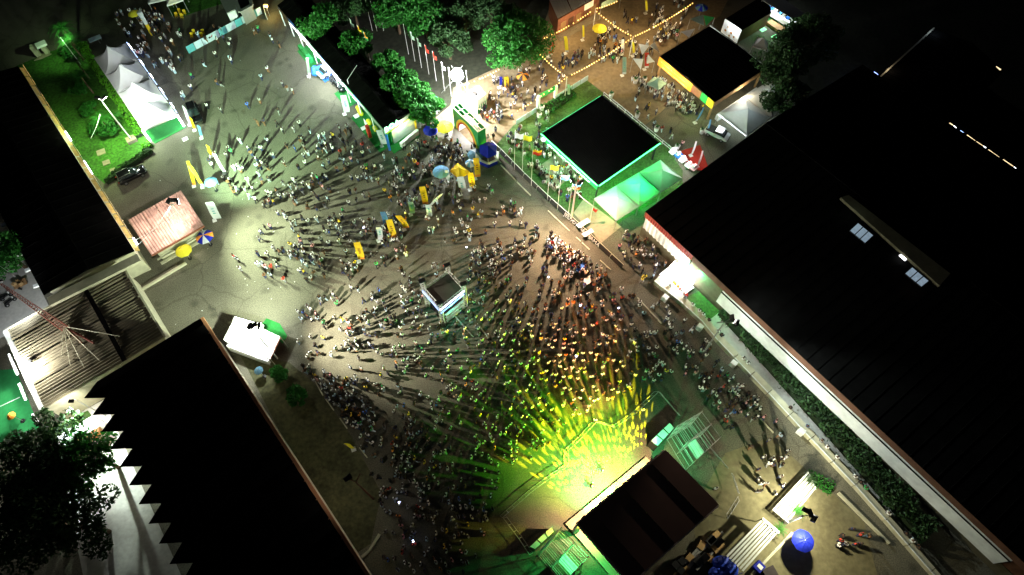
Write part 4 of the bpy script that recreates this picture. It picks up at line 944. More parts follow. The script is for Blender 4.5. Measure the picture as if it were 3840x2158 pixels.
for i, (t, f, px, pw, cone, scl) in enumerate(((.30, -2.5, (2030, 1700), 40000, 34, 15), (.42, -3.0, (2075, 1580), 46000, 32, 15), (.52, -3.0, (2180, 1580), 46000, 30, 15), (.62, -2.5, (2320, 1560), 40000, 30, 15), (.74, -2.0, (2385, 1560), 34000, 24, 15), (.38, -1.5, (2130, 1690), 20000, 36, 13), (.45, -3.2, (1990, 1440), 34000, 20, 16), (.58, -3.4, (2240, 1400), 30000, 22, 16))):
    p = sp(t, f + 1.0, 3.3); hd = MB().box(p + V((0, 0, .25)), (.5, .5, .3)).box(p, (.35, .3, .35)).build('moving_head', 'dark', st)
    gobo(p - V((0, 0, .3)), P(*px), pw, YL if i != 7 else (.4, 1, .05), cone, scl, .7 * i + .3)

def truss(mb, a, b, w=.3, r=.03, seg=.6):
    a, b = V(a), V(b); d_ = (b - a).normalized(); u = V((0, 0, 1)) if abs(d_.z) < .9 else V((1, 0, 0)); x = d_.cross(u).normalized() * w / 2; y = x.cross(d_).normalized() * w / 2
    cs = [x + y, x - y, -x - y, -x + y]
    for c in cs: mb.tube(a + c, b + c, r, n=4)
    k = max(1, int((b - a).length / seg))
    for i in range(k):
        p, q_ = lerp(a, b, i / k), lerp(a, b, (i + 1) / k)
        for j in range(4): mb.tube(p + cs[j], q_ + cs[(j + 1) % 4], r * .7, n=4)
# crowd barriers round the stage: ladder-like sections
def barrier(a, b, label, group, hz=1.1, tilt=.5):
    a, b = V(a), V(b); o = thing('crowd_barrier', label, 'barrier', (a + b) / 2, group=group)
    d_ = (b - a).normalized(); nn = V((-d_.y, d_.x, 0)); L_ = (b - a).length
    MB().tube(a + V((0, 0, hz)), b + V((0, 0, hz)), .04).build('top_rail', 'alu', o); MB().tube(a + nn * tilt + V((0, 0, .08)), b + nn * tilt + V((0, 0, .08)), .04).build('foot_rail', 'alu', o)
    k = max(2, int(L_ / .8))
    for i in range(k + 1):
        p = lerp(a, b, i / k); MB().tube(p + V((0, 0, hz)), p + nn * tilt + V((0, 0, .08)), .03, n=4).build('rung', 'alu', o)
    return o
ordw = ['first', 'second', 'third', 'fourth', 'fifth', 'sixth', 'seventh', 'eighth', 'ninth', 'tenth', 'eleventh', 'twelfth', 'thirteenth', 'fourteenth', 'fifteenth', 'sixteenth', 'seventeenth', 'eighteenth', 'nineteenth', 'twentieth']
chain = [(1885, 1948), (1995, 1850), (2062, 1800), (2128, 1755), (2130, 1697), (2180, 1650), (2232, 1592), (2302, 1612), (2380, 1560), (2464, 1480), (2540, 1568)]
for i, (p, q_) in enumerate(zip(chain, chain[1:])): barrier(P(*p), P(*q_), 'metal crowd barrier in front of the stage, %s section counted from its lower left end' % ordw[i], 'crowd barriers round the stage')
for i, (p, q_) in enumerate((((2575, 1600), (2655, 1690)), ((2655, 1690), (2720, 1765)), ((2733, 1782), (2758, 1855)), ((2758, 1868), (2715, 1935)), ((1888, 1950), (1945, 2025)), ((1945, 2025), (1985, 2085)))):
    barrier(P(*p), P(*q_), 'metal crowd barrier at the side of the stage, ' + ('right side, %s from the top' % ordw[i] if i < 4 else 'left side, %s' % ('upper' if i == 4 else 'lower')), 'crowd barriers beside the stage')
# scaffold towers with speakers
def scaffold(label, px, lv=3, hz=2.0, spk=(), tarp=None):
    q = [P(u, v) for u, v in px]; o = thing('scaffold_tower', label, 'scaffold', cent(q))
    nx = 3
    for side in range(2):
        pass
    posts = [lerp(lerp(q[0], q[1], i / nx), lerp(q[3], q[2], i / nx), j / 2) for i in range(nx + 1) for j in range(3)]
    for p in posts: MB().tube(p, p + V((0, 0, lv * hz + .6)), .045, n=5).build('standard', 'alu', o)
    idx = lambda i, j: posts[i * 3 + j]
    for l in range(lv + 1):
        z = V((0, 0, .2 + l * hz))
        for j in range(3): MB().tube(idx(0, j) + z, idx(nx, j) + z, .04, n=4).build('ledger', 'alu', o)
        for i in range(nx + 1): MB().tube(idx(i, 0) + z, idx(i, 2) + z, .04, n=4).build('transom', 'alu', o)
    for l in range(lv):
        z0, z1 = V((0, 0, .2 + l * hz)), V((0, 0, .2 + (l + 1) * hz))
        for i in range(nx): MB().tube(idx(i, 0) + z0, idx(i + 1, 0) + z1, .03, n=4).build('brace', 'alu', o); MB().tube(idx(i, 2) + z1, idx(i + 1, 2) + z0, .03, n=4).build('brace', 'alu', o)
    MB().slab([idx(1, 1) + V((0, 0, .4 + hz)), idx(2, 1) + V((0, 0, .4 + hz)), idx(2, 2) + V((0, 0, .4 + hz)), idx(1, 2) + V((0, 0, .4 + hz))], .08).build('work_deck', 'whitewall', o)
    return o
scaffold('scaffold tower with speakers right of the stage roof', [(2500, 1650), (2585, 1600), (2650, 1690), (2570, 1765)])
scaffold('scaffold tower with speakers left of the stage roof', [(2020, 2085), (2090, 2010), (2185, 2110), (2110, 2190)])
def speaker(label, px, z):
    q = [P(u, v, z) for u, v in px]; o = thing('speaker_stack', label, 'speaker', cent(q), group='speaker stacks beside the stage')
    n_ = 3
    for i in range(n_):
        a0, a1 = lerp(q[0], q[1], i / n_ + .01), lerp(q[0], q[1], (i + 1) / n_ - .01); b0, b1 = lerp(q[3], q[2], i / n_ + .01), lerp(q[3], q[2], (i + 1) / n_ - .01)
        c = MB().prism([a0, a1, b1, b0], .1, z).build('cabinet', 'dark', o)
        MB().prism([lerp(a0, b1, .04), lerp(a1, b0, .04), lerp(b1, a0, .04), lerp(b0, a1, .04)], z, z + .04).build('lid', 'whitewall', c)
speaker('pale-topped speaker stack right of the stage', [(2438, 1655), (2512, 1585), (2530, 1605), (2465, 1675)], 2.6)
speaker('pale-topped speaker stack left of the stage', [(1985, 2052), (2072, 1972), (2078, 1995), (2005, 2062)], 2.6)
# flight cases, pipes and boards heaped behind the stage
random.seed(5)
for i in range(26):
    u = random.uniform(2530, 2700); v = 2150 - (u - 2530) * .75 + random.uniform(-30, 45); p = P(u, v)
    kind = i % 3
    if kind == 0: o = MB().box(p + V((0, 0, .35)), (random.uniform(.6, 1.3), random.uniform(.5, .9), .7), rz=.7).build('flight_case', 'dark', None, org=p); tag(o, 'black flight case behind the stage, number %s from the left end' % ordw[i // 3], 'case', 'gear behind the stage')
    elif kind == 1: o = MB().box(p + V((0, 0, .25)), (random.uniform(.8, 1.6), random.uniform(.6, 1.0), .5), rz=random.uniform(.4, 1)).build('cardboard_box', 'cardboard', None, org=p); tag(o, 'tan carton behind the stage, %s from the left end' % ordw[i // 3], 'box', 'gear behind the stage')
    else: o = MB().beam(p + V((-.9, -.8, .3)), p + V((1.1, 1.0, .35)), .3, .12).build('loose_board', 'steel', None, org=p); tag(o, 'pale board lying behind the stage, %s from the left end' % ordw[i // 3], 'board', 'gear behind the stage')
# front-of-house tower
ft = thing('mixing_tower', 'four-legged truss tower with blue LED beam in the middle of the crowd', 'truss tower', P(1680, 1110))
legp = [(1606, 1148), (1664, 1216), (1749, 1147), (1693, 1085)]; LP = [P(u, v) for u, v in legp]; hh = [7.3, 6.6, 6.4, 6.8]
for i, (p, z) in enumerate(zip(LP, hh)):
    m = MB(); truss(m, p, p + V((0, 0, z)), .5, .045, .5); m.build('truss_leg', 'alu', ft); MB().box(p + V((0, 0, z + .15)), (.9, .5, .3), rz=.4).build('hoist', 'dark', ft)
RQ = [p + V((0, 0, 5.0)) for p in LP]
MB().slab(RQ, .08).build('roof_skin', 'foh_skin', ft)
for i in range(4): m = MB(); truss(m, RQ[i], RQ[(i + 1) % 4], .35, .035, .5); m.build('roof_truss', 'alu', ft)
MB().beam(RQ[1] + V((0, -.3, .05)), RQ[2] + V((0, -.3, .05)), .16, .22).build('led_beam', 'led_soft', ft); MB().beam(RQ[0] + V((-.2, -.25, .0)), RQ[1] + V((-.2, -.25, .0)), .12, .25).build('led_beam', 'led_blue', ft)
MB().beam(RQ[1] + V((.1, -.62, -.3)), RQ[2] + V((0, -.62, -.3)), .1, .2).build('led_edge', 'led_blue', ft)
point(ft, lerp(RQ[1], RQ[2], .5) + V((0, -1.0, -.6)), 90, (.1, .9, .55), .2)
spot(ft, RQ[3] + V((0, 0, .8)), RQ[3] + V((0, .5, 9)), 1, (.1, 1, .4), 60, .5)
for i in range(3):
    a, b = lerp(LP[1], LP[2], .1) + V((.2, -.3, 1.0 + i * .9)), lerp(LP[1], LP[2], .9) + V((.2, -.3, 1.0 + i * .9)); MB().beam(a, b, .35, .1).build('equipment_shelf', 'steel', ft)
MB().prism([lerp(p, cent(LP), .1) for p in LP], .05, .5).build('riser', 'dark', ft)
spot(ft, P(1800, 1130, 9), P(1735, 1115, 3), 260, (.05, 1, .35), 60, .8)
for a, b in (((1705, 1195), (1770, 1270)), ((1790, 1225), (1840, 1290))): barrier(P(*a), P(*b), 'low barrier by the mixing tower, ' + ('left' if a[0] < 1750 else 'right'), 'barriers by the mixing tower', .9, .3)
# ================================================================== PARASOLS, BANNERS, FLAGS
def parasol(label, px, r, mats, z=2.2, sides=8, rise=.55, group='parasols', rz=0.0, frill=False):
    p = P(px[0], px[1], z + .25); b = V((p.x, p.y, 0)); o = thing('parasol', label, 'parasol', b, group=group)
    MB().tube(b, b + V((0, 0, z + rise)), .035).build('pole', 'steel', o); MB().lathe([(.3, 0), (.3, .1), (.08, .14)], b, 10).build('base', 'dark', o)
    top = b + V((0, 0, z + rise))
    for i in range(sides):
        a0, a1 = 2 * math.pi * i / sides + rz, 2 * math.pi * (i + 1) / sides + rz; s = MB(); k = 4
        for j in range(k + 1):
            t = j / k; zz = z + rise * (1 - t ** 1.6)
            mid = .94 if j == k else 1.0
            for a, f in ((a0, 1), ((a0 + a1) / 2, .96), (a1, 1)): s.v.append(b + V((r * t * f * math.cos(a), r * t * f * math.sin(a), zz + (.05 if f < 1 and j else 0))))
        s.f = [(j * 3 + c, j * 3 + c + 1, (j + 1) * 3 + c + 1, (j + 1) * 3 + c) for j in range(k) for c in range(2)]
        s.build('canopy_panel', mats[i % len(mats)], o)
        MB().tube(top - V((0, 0, .05)), b + V((r * math.cos(a0), r * math.sin(a0), z - .02)), .012, n=3).build('rib', 'steel', o)
    MB().ball(top + V((0, 0, .05)), .06, 6, 4).build('finial', 'steel', o)
    return o
Y, BL, SB, SD, W = 'fabric_bright', 'fabric_blue', 'fabric_sky', 'fabric_steel', 'fabric_white'
parasol('plain blue parasol left of the yellow one near the rainbow gate', (1614, 486), 1.25, [BL])
parasol('large bright yellow parasol left of the rainbow gate', (1667, 473), 1.45, [Y])
parasol('steel blue and grey parasol just below the gate', (1783, 577), 1.35, [SD, SD, W, SD])
parasol('pale blue parasol left of the yellow square canopy', (1653, 642), 1.35, [SB], z=2.3)
parasol('small white and blue parasol between gate and hexagonal kiosk', (1764, 610), .85, [W, SB])
parasol('bright yellow parasol by the pink-roofed kiosk', (686, 938), 1.2, [Y])
parasol('orange, blue and white parasol next to the tall lamp pole', (765, 886), 1.3, ['fabric_orange', BL, W, BL])
parasol('sky blue parasol on the plaza near the parked black car', (788, 680), 1.05, [SB])
parasol('yellow parasol on the sand yard below the string lights', (2249, 104), 1.35, [Y])
parasol('orange and black parasol at the edge of the dark tree', (1960, 283), 1.15, ['fabric_orange', 'print_dark', 'fabric_orange', 'print_dark'])
parasol('purple-blue parasol at the top of the sand yard', (2632, 25), 1.2, ['fabric_steel', BL])
parasol('big blue parasol beside the crossed lamp heads, bottom right', (3014, 2028), 1.3, [BL], z=2.4)
parasol('small orange parasol on the green court at the left edge', (38, 1558), .55, ['fabric_orange'])
parasol('blue tarp shaped as a parasol behind the white marquee', (968, 1388), .6, [SD])  # a blue tarp, built with the parasol shape
parasol('yellow parasol among the stalls at the top left', (500, 48), 1.1, [Y])
# yellow square canopy
pagoda('yellow square canopy with printed emblem beside the pale blue parasol', [P(1688, 640, 2.2), P(1722, 668, 2.2), P(1762, 645, 2.2), P(1716, 612, 2.2)], .9, 'canopies by the gate', 'fabric_yellow', sag=1.2)
# hexagonal blue kiosk
c = P(1832, 600, 0); hk = thing('hexagonal_kiosk', 'hexagonal blue kiosk with white counter near the gate', 'kiosk', c)
hx = [V((c.x + 1.7 * math.cos(R(60 * i + 30)), c.y + 1.7 * math.sin(R(60 * i + 30)), 0)) for i in range(6)]
for i in range(6):
    a, b = hx[i], hx[(i + 1) % 6]
    s = MB(); top = V((c.x, c.y, 3.5)); a2, b2 = lerp(a, V((c.x, c.y, 0)), .08) + V((0, 0, 2.6)), lerp(b, V((c.x, c.y, 0)), .08) + V((0, 0, 2.6)); s.add([a2, b2, top], [(0, 1, 2)]); s.slab([a2 - V((0, 0, .35)), b2 - V((0, 0, .35)), b2, a2], .03)
    s.build('canopy_panel', 'fabric_blue', hk)
    if i not in (0, 1): MB().beam(a + V((0, 0, 1.05)), b + V((0, 0, 1.05)), .4, .08).build('counter_top', 'white', hk); MB().slab([a, b, b + V((0, 0, 1.0)), a + V((0, 0, 1.0))], .05).build('counter_panel', 'fabric_blue', hk)
    MB().tube(lerp(a, c, .1), lerp(a, c, .1) + V((0, 0, 2.6)), .04).build('post', 'white', hk)
# feather banners
def banner(label, top, base, m, wid=.85, tip=None, curve=.0, group='feather banners', mark=True, hz=None):
    b = P(*base); z = hz or 3.3
    tp = P(top[0], top[1], z)
    o = thing('feather_banner', label, 'banner', b, group=group)
    tp = b + V(((tp - b).x, (tp - b).y, z)) if (V((tp.x, tp.y, 0)) - b).length < 2.5 else b + V((0, 0, z))
    MB().tube(b, tp, .03, .015).build('pole', 'steel', o); MB().box(b + V((0, 0, .06)), (.6, .6, .1), rz=.4).build('base', 'white', o)
    rt = V((1, .12, 0)); s = MB(); k = 8
    for j in range(k + 1):
        t = j / k; p = lerp(b + V((0, 0, .45)), tp, t); ww = wid * (1 - .10 * abs(2 * t - 1) ** 3)
        if tip and t > .8: ww *= 1 - (t - .8) * 3.5
        off = V((curve * t * t, .10 * math.sin(t * 5 + wid * 7), 0))
        s.v += [p + off, p + off + rt * ww]
    s.f = [(2 * j, 2 * j + 1, 2 * j + 3, 2 * j + 2) for j in range(k)]
    vs = list(s.v); n_ = len(vs); s.v += [p + V((0, -.015, 0)) for p in vs]; s.f += [tuple(reversed([i + n_ for i in f])) for f in s.f]
    cl = s.build('cloth', m, o)
    MB().slab([vs[0] + V((0, -.03, 0)), vs[1] + V((0, -.03, 0)), lerp(vs[3], vs[1], .1) + V((0, -.03, 0)), lerp(vs[2], vs[0], .1) + V((0, -.03, 0))], .02).build('hem', tip_m.get(m, 'fabric_white'), cl)
    if mark:
        mm = MB()
        for j in range(3, 6):
            a, c_ = lerp(vs[2 * j], vs[2 * j + 1], .35), lerp(vs[2 * j], vs[2 * j + 1], .65)
            mm.slab([a + V((0, -.04, -.1)), c_ + V((0, -.04, -.1)), c_ + V((0, -.04, .12)), a + V((0, -.04, .12))], .02)
        mm.build('print', 'print_brown' if 'yellow' in m else 'teal_panel', cl)
    return o
tip_m = {'fabric_yellow': 'fabric_orange'}
FY, FW, FS = 'fabric_yellow', 'fabric_white', 'fabric_sky'
for lab, top, base, m, wd in (
 ('yellow banner with white foot, alone left of the banner group on the plaza', (1326, 909), (1346, 982), FY, 1.0),
 ('pale blue-white banner, lower left of the plaza banner group', (1410, 852), (1420, 905), FW, .8),
 ('light blue banner, upper left of the plaza banner group', (1425, 794), (1440, 850), FS, .85),
 ('yellow banner with orange tip next to the light blue one', (1447, 824), (1466, 900), FY, 1.0),
 ('slanted yellow banner right of the light blue one', (1482, 808), (1516, 862), FY, .9),
 ('white and green banner above the slanted yellow one', (1529, 757), (1540, 806), 'fabric_sage', .8),
 ('yellow banner with orange tip, topmost of the plaza group', (1572, 700), (1586, 774), FY, .95),
 ('pale banner below the curved white one', (1594, 768), (1604, 818), FW, .8),
 ('tall yellow banner touching the hexagonal blue kiosk', (1774, 593), (1782, 672), FY, .95),
 ('yellow banner below the yellow square canopy', (1753, 648), (1762, 714), FY, .95),
 ('white banner with orange emblem below the yellow canopy', (1713, 665), (1726, 730), FW, 1.1),
 ('lilac banner at the pale blue parasol', (1668, 640), (1676, 684), FW, .6),
 ('white banner with red emblem right of the pink kiosk', (768, 762), (805, 828), FW, 1.3),
 ('yellow banner, left of the slim pair near the parked black car', (697, 606), (728, 700), FY, .55),
 ('pale yellow banner, right of the slim pair near the parked black car', (705, 622), (760, 704), 'fabric_bright', .5),
 ('tall white banner on a round foot beside the dark pickup', (1276, 358), (1292, 430), FW, 1.05),
 ('slim striped banner on a round foot left of the white pickup', (1146, 218), (1158, 288), 'fabric_sage', .45),
 ('white banner at the front corner of the pavilion', (1410, 488), (1432, 550), FW, 1.0),
 ('yellow banner beside the bright green tree', (1606, 370), (1612, 452), FY, .9),
 ('light blue banner next to the yellow one by the green tree', (1622, 362), (1634, 425), FS, .8),
 ('white banner with orange emblem at the right end of the pavilion', (1552, 430), (1560, 490), FW, 1.0),
 ('yellow banner in front of the brick shop', (2114, 138), (2120, 202), 'fabric_bright', .6),
 ('slim yellow banner right of the brick shop steps', (2184, 98), (2184, 152), 'fabric_bright', .35),
 ('slim yellow banner at the top of the sand yard', (2419, -4), (2420, 52), 'fabric_bright', .4),
 ('slim yellow banner crossing the string lights', (2370, 160), (2372, 212), 'fabric_bright', .4),
 ('blue-white banner in the sand yard near the string light crossing', (2330, 150), (2328, 205), FW, .55),
 ('sage banner at the corner of the restaurant seating', (2335, 215), (2333, 285), 'fabric_sage', .7),
 ('red banner between the white sails', (2418, 198), (2416, 262), 'fabric_red', .75),
 ('red banner on the brick shop front', (2062, 160), (2056, 214), 'fabric_red', .8),
 ('yellow banner at the right of the white kiosk', (1890, 288), (1892, 335), FY, .8),
 ('blue banner left of the yellow one near the white kiosk', (1873, 290), (1872, 330), 'fabric_blue', .5),
 ('white banner among the neon pavilion lawn tables', (2128, 318), (2128, 362), 'fabric_sage', .45),
 ('slim blue banner at the dark path right of the neon pavilion', (2636, 405), (2606, 462), FS, .3),
 ('slim pale blue banner near the red carpet', (2662, 450), (2648, 498), FS, .3),
 ('slim white banner left on the red carpet', (2608, 532), (2590, 585), FW, .3),
 ('slim white banner right on the red carpet', (2632, 568), (2614, 626), FW, .3)):
    banner(lab, top, base, m, wd, mark=wd > .6)
banner('curved white feather banner, right end of the plaza group', (1636, 728), (1612, 775), FW, .5, tip=True, curve=.9)
banner('yellow-green pennant on the dark verge near the orange gutter', (1288, 1666), (1326, 1686), 'fabric_bright', .5, tip=True, hz=2.0, mark=False)
for i, (t, b, m) in enumerate((((682, 398), (712, 470), FW), ((706, 440), (730, 490), FY), ((738, 470), (756, 520), FS), ((770, 545), (792, 588), FY), ((796, 580), (842, 652), FW))):
    banner('slim leaning banner in the plaza line, %s from the tents' % ordw[i], t, b, m, .45, tip=True, mark=False, group='line of slim banners')
# flags on poles
def flagpole(label, top, m, z=7.0, fw=1.2, fh=.8, rz=.6, group='flag poles', m2=None):
    p = P(top[0], top[1], z); b = V((p.x, p.y, 0)); o = thing('flagpole', label, 'flagpole', b, group=group)
    MB().tube(b, p, .05, .03, 6).build('pole', 'pole', o)
    if m:
        d_ = V((math.cos(rz), math.sin(rz), 0)); s = MB(); k = 5
        for j in range(k + 1):
            q_ = p + d_ * (fw * j / k) + V((-d_.y, d_.x, 0)) * .15 * math.sin(j * 1.5) - V((0, 0, .12 * j)); s.v += [q_ - V((0, 0, .1)), q_ - V((0, 0, fh + .1))]
        s.f = [(2 * j, 2 * j + 1, 2 * j + 3, 2 * j + 2) for j in range(k)]; fl_ = s.build('flag', m, o)
        if m2: a = MB(); a.v = [lerp(s.v[2 * j], s.v[2 * j + 1], t) + V((0, -.02, 0)) for j in range(k + 1) for t in (.4, 1.0)]; a.f = s.f; a.build('flag_stripe', m2, fl_)
for i, (t, m, m2) in enumerate((((1370, 0), None, None), ((1388, 2), None, None), ((1414, 0), 'fabric_bright', None), ((1310, 70), 'fabric_sage', None), ((1338, 94), 'fabric_yellow', 'fabric_red'), ((1362, 119), 'fabric_orange', 'fabric_green'), ((1512, 90), None, None), ((1537, 117), 'fabric_white', None), ((1563, 142), 'fabric_sage', None), ((1592, 167), 'fabric_red', None), ((1621, 192), 'fabric_red', None), ((1654, 231), 'fabric_white', None), ((1680, 251), 'fabric_white', None), ((1748, 266), None, None))):
    flagpole('flagpole among the dark trees, %s of the row counted from the left%s' % (ordw[[6 - 2, 5, 7 - 1, 0, 1, 2, 7 - 1, 7, 8, 9, 10, 11, 12, 13][i] if i > 2 else 3 + i], '' if m else ', no flag seen'), t, m, z=6.6, rz=-.9, m2=m2, group='flag poles between the trees', fw=.9)
for i, (t, m, m2, w_) in enumerate((((1930, 500), 'fabric_white', None, 'white flag, first from the gate'), ((1962, 508), 'fabric_bright', None, 'lime yellow flag, second from the gate'), ((1998, 562), 'fabric_yellow', 'fabric_red', 'yellow and red flag, third from the gate'), ((2063, 620), 'fabric_bright', None, 'yellow flag, fourth from the gate'), ((2104, 657), 'fabric_white', 'fabric_steel', 'striped white flag, fifth from the gate'), ((2146, 692), 'fabric_sky', 'fabric_orange', 'blue and orange flag beside the white lamp pole'))):
    flagpole('flagpole beside the neon pavilion with ' + w_, t, m, z=8.6, rz=.3, m2=m2, group='flag poles beside the neon pavilion', fw=1.5, fh=1.1)
flagpole('thin pole with a red kite-like flag behind the sign fence', (2222, 780), 'fabric_red', z=4.0, rz=.2, fw=.9, fh=.7)

# ================================================================== STRING LIGHTS
bulb_me = MB().ball((0, 0, 0), (.10, .10, .13), 6, 4).mesh('bulb', M_['bulb'])
def strings(label, a, b, za=4.6, zb=4.6, n=None):
    A_, B_ = P(a[0], a[1], za), P(b[0], b[1], zb); o = thing('string_light', label, 'string lights', cent([A_, B_]), group='string lights')
    L_ = (B_ - A_).length; n = n or int(L_ / .56); pts = []
    for i in range(n + 1):
        t = i / n; p = lerp(A_, B_, t); p.z -= .035 * L_ * 4 * t * (1 - t); pts.append(p)
    MB().path(pts, .015, 3).build('wire', 'dark', o)
    for i, p in enumerate(pts[:-1]):
        if random.random() < .10: continue
        c = bpy.data.objects.new('bulb', bulb_me); C.objects.link(c); c.parent = o; c.location = p - o.location - V((0, 0, .12))
    for t in (.3, .7): point(o, lerp(A_, B_, t) - V((0, 0, .8)), 12 * L_, (1.0, .72, .38), .5)
strings('string of warm bulbs along the brick shop front', (2042, 142), (2222, 38))
strings('string of warm bulbs from the brick shop pole to the crossing', (2238, 42), (2375, 137))
strings('string of warm bulbs from the crossing to the top right', (2375, 137), (2606, 5))
strings('string of warm bulbs between the lawn pole and the crossing', (2126, 288), (2375, 137))
strings('string of warm bulbs from the dark tree to the lawn pole', (2027, 204), (2126, 288))
strings('string of warm bulbs from the lawn pole to the gate side', (2126, 288), (1900, 437))
strings('string of warm bulbs from the floodlight mast towards the dark tree', (1726, 322), (1880, 254), 5.5, 4.6)
strings('string of warm bulbs from the floodlight mast over the gate queue', (1724, 336), (1864, 462), 5.5, 4.2)
strings('string of warm bulbs at the top edge above the shop', (2240, 30), (2322, 0), n=9)
for u, v, w_ in ((2234, 32, 'behind the brick shop'), (2126, 288, 'at the lawn corner'), (2375, 137, 'at the string light crossing')):
    p = P(u, v, 4.8); o = thing('string_pole', 'pale pole carrying the string lights ' + w_, 'pole', (p.x, p.y, 0), group='poles carrying string lights'); MB().tube((p.x, p.y, 0), p, .08, .05).build('shaft', 'pole', o); MB().ball(p, .1, 6, 4).build('cap', 'steel', o)

# ================================================================== FENCES AND KERBS
# blue and white banner fence at the top
a, b = P(708, 203), P(985, 52)
bf = thing('banner_fence', 'low fence of white and teal advertising panels across the top left', 'fence', (a + b) / 2)
segs = [(0, .10, 'teal_panel'), (.10, .20, 'sign_blue'), (.20, .42, 'sign_blue'), (.42, .52, 'teal_panel'), (.52, .64, 'sign_blue'), (.64, .73, 'teal_panel'), (.73, .85, 'sign_blue'), (.85, .93, 'teal_panel'), (.93, 1, 'sign_blue')]
for t0, t1, m in segs:
    p, q_ = lerp(a, b, t0 + .003), lerp(a, b, t1 - .003); up = V((-.15, .35, 1.25))
    pn = MB().slab([p + V((0, 0, .05)), q_ + V((0, 0, .05)), q_ + up, p + up], .06).build('panel', m, bf)
    if m == 'sign_blue' and t1 - t0 > .11:
        c_ = lerp(p, q_, .5) + up * .5; dd = (q_ - p).normalized() * .35
        if t0 == .20:
            MB().slab([c_ - dd + V((0, -.08, 0)), c_ + V((0, -.08, 0)), c_ + V((0, -.06, .3)), c_ - dd + V((0, -.06, .3))], .03).build('emblem', 'print_dark', pn); MB().tube(c_ + dd * .5 + V((0, -.08, .1)), c_ + dd * 1.3 + V((0, -.05, .4)), .06).build('emblem_stroke', 'fabric_red', pn)
for t in [i / 10 for i in range(11)]: p = lerp(a, b, t) + V((-.05, .5, 0)); MB().tube(p, p + V((-.1, .1, 1.3)), .03).build('post', 'steel', bf)
p = P(995, 45); MB().slab([p, P(1003, 75), P(1003, 75) + V((-.1, .3, 1.4)), p + V((-.1, .3, 1.4))], .06).build('panel', 'sign_blue', bf)
# lettered fence along the neon pavilion lawn
pts = [P(u, v) for u, v in ((1838, 545), (1872, 575), (1960, 665), (2060, 760), (2130, 822), (2240, 925), (2330, 1010))]
sf = thing('lettered_fence', 'low dark fence with white lettering along the neon pavilion lawn', 'fence', pts[3])
for i, (p, q_) in enumerate(zip(pts, pts[1:])):
    k = max(1, int((q_ - p).length / 2.4))
    for j in range(k):
        x, y = lerp(p, q_, j / k + .01), lerp(p, q_, (j + 1) / k - .01); up = V((.25, .22, .8))
        MB().slab([x + V((0, 0, .1)), y + V((0, 0, .1)), y + up, x + up], .05).build('panel', 'fence_dark', sf)
        MB().tube(x + up + V((0, 0, .05)), y + up + V((0, 0, .05)), .05, n=5).build('top_rail', 'whitewall' if i < 4 else 'cream', sf); MB().tube(x, x + up * 1.02, .05, n=5).build('post', 'pole', sf)
def fence_text(body, u, v, size):
    c = P(u, v, 0); d_ = (P(2240, 925) - P(2060, 760)).normalized(); text('lettering', body, size, 'white', sf, frame(d_, V((.25, .22, .8)), c + V((.10, .06, .48))), .012)
fence_text('DJAMA', 1905, 606, .6); fence_text('DJAMA', 1985, 684, .6)
fence_text('JEUX', 2130, 826, .95); fence_text("D'AFRIQUE", 2178, 870, .8); fence_text('DJAMA', 2218, 908, .95)
# kerb line in front of it, broken by gaps
for i, (p, q_) in enumerate((((1840, 572), (1878, 612)), ((1878, 620), (1935, 680)), ((1938, 684), (1990, 735)), ((2055, 792), (2135, 868)), ((2160, 892), (2178, 908)), ((2182, 912), (2210, 938)), ((2250, 978), (2290, 1014)), ((2390, 1118), (2480, 1215)), ((2730, 1450), (2775, 1495)), ((2850, 1570), (2900, 1625)))):
    x, y = P(*p), P(*q_); o = tag(MB().beam(x + V((0, 0, .08)), y + V((0, 0, .08)), .15, .16).build('kerb_stone', 'cream', None, org=(x + y) / 2), 'white kerb stretch along the right side of the plaza, %s counted from the gate' % ordw[i], 'kerb', 'kerb stretches along the right')
for i, (p, q_) in enumerate((((1182, 1430), (1212, 1485)), ((1220, 1495), (1252, 1540)), ((1275, 1570), (1302, 1608)), ((1348, 1680), (1378, 1718)))):
    x, y = P(*p), P(*q_); o = tag(MB().beam(x + V((0, 0, .10)), y + V((0, 0, .10)), .14, .2).build('kerb_stone', 'cream', None, org=(x + y) / 2), 'white kerb stretch on the left side of the crowd, %s from the marquee' % ordw[i], 'kerb', 'kerb stretches along the left')
for i, (p, q_) in enumerate((((520, 1098), (700, 990)), ((1345, 2102), (1388, 2066)), ((1388, 2066), (1425, 2005)), ((3140, 1850), (3330, 2040)), ((2815, 2160), (2968, 2000)))):
    x, y = P(*p), P(*q_); tag(MB().beam(x + V((0, 0, .2)), y + V((0, 0, .2)), .3, .4).build('low_wall', 'cream', None, org=(x + y) / 2), ['low pale wall below the pink kiosk', 'short low wall at the end of the orange gutter', 'upper bend of the low wall by the orange gutter', 'low wall right of the blue parasol', 'low white wall left of the blue parasol'][i], 'wall')
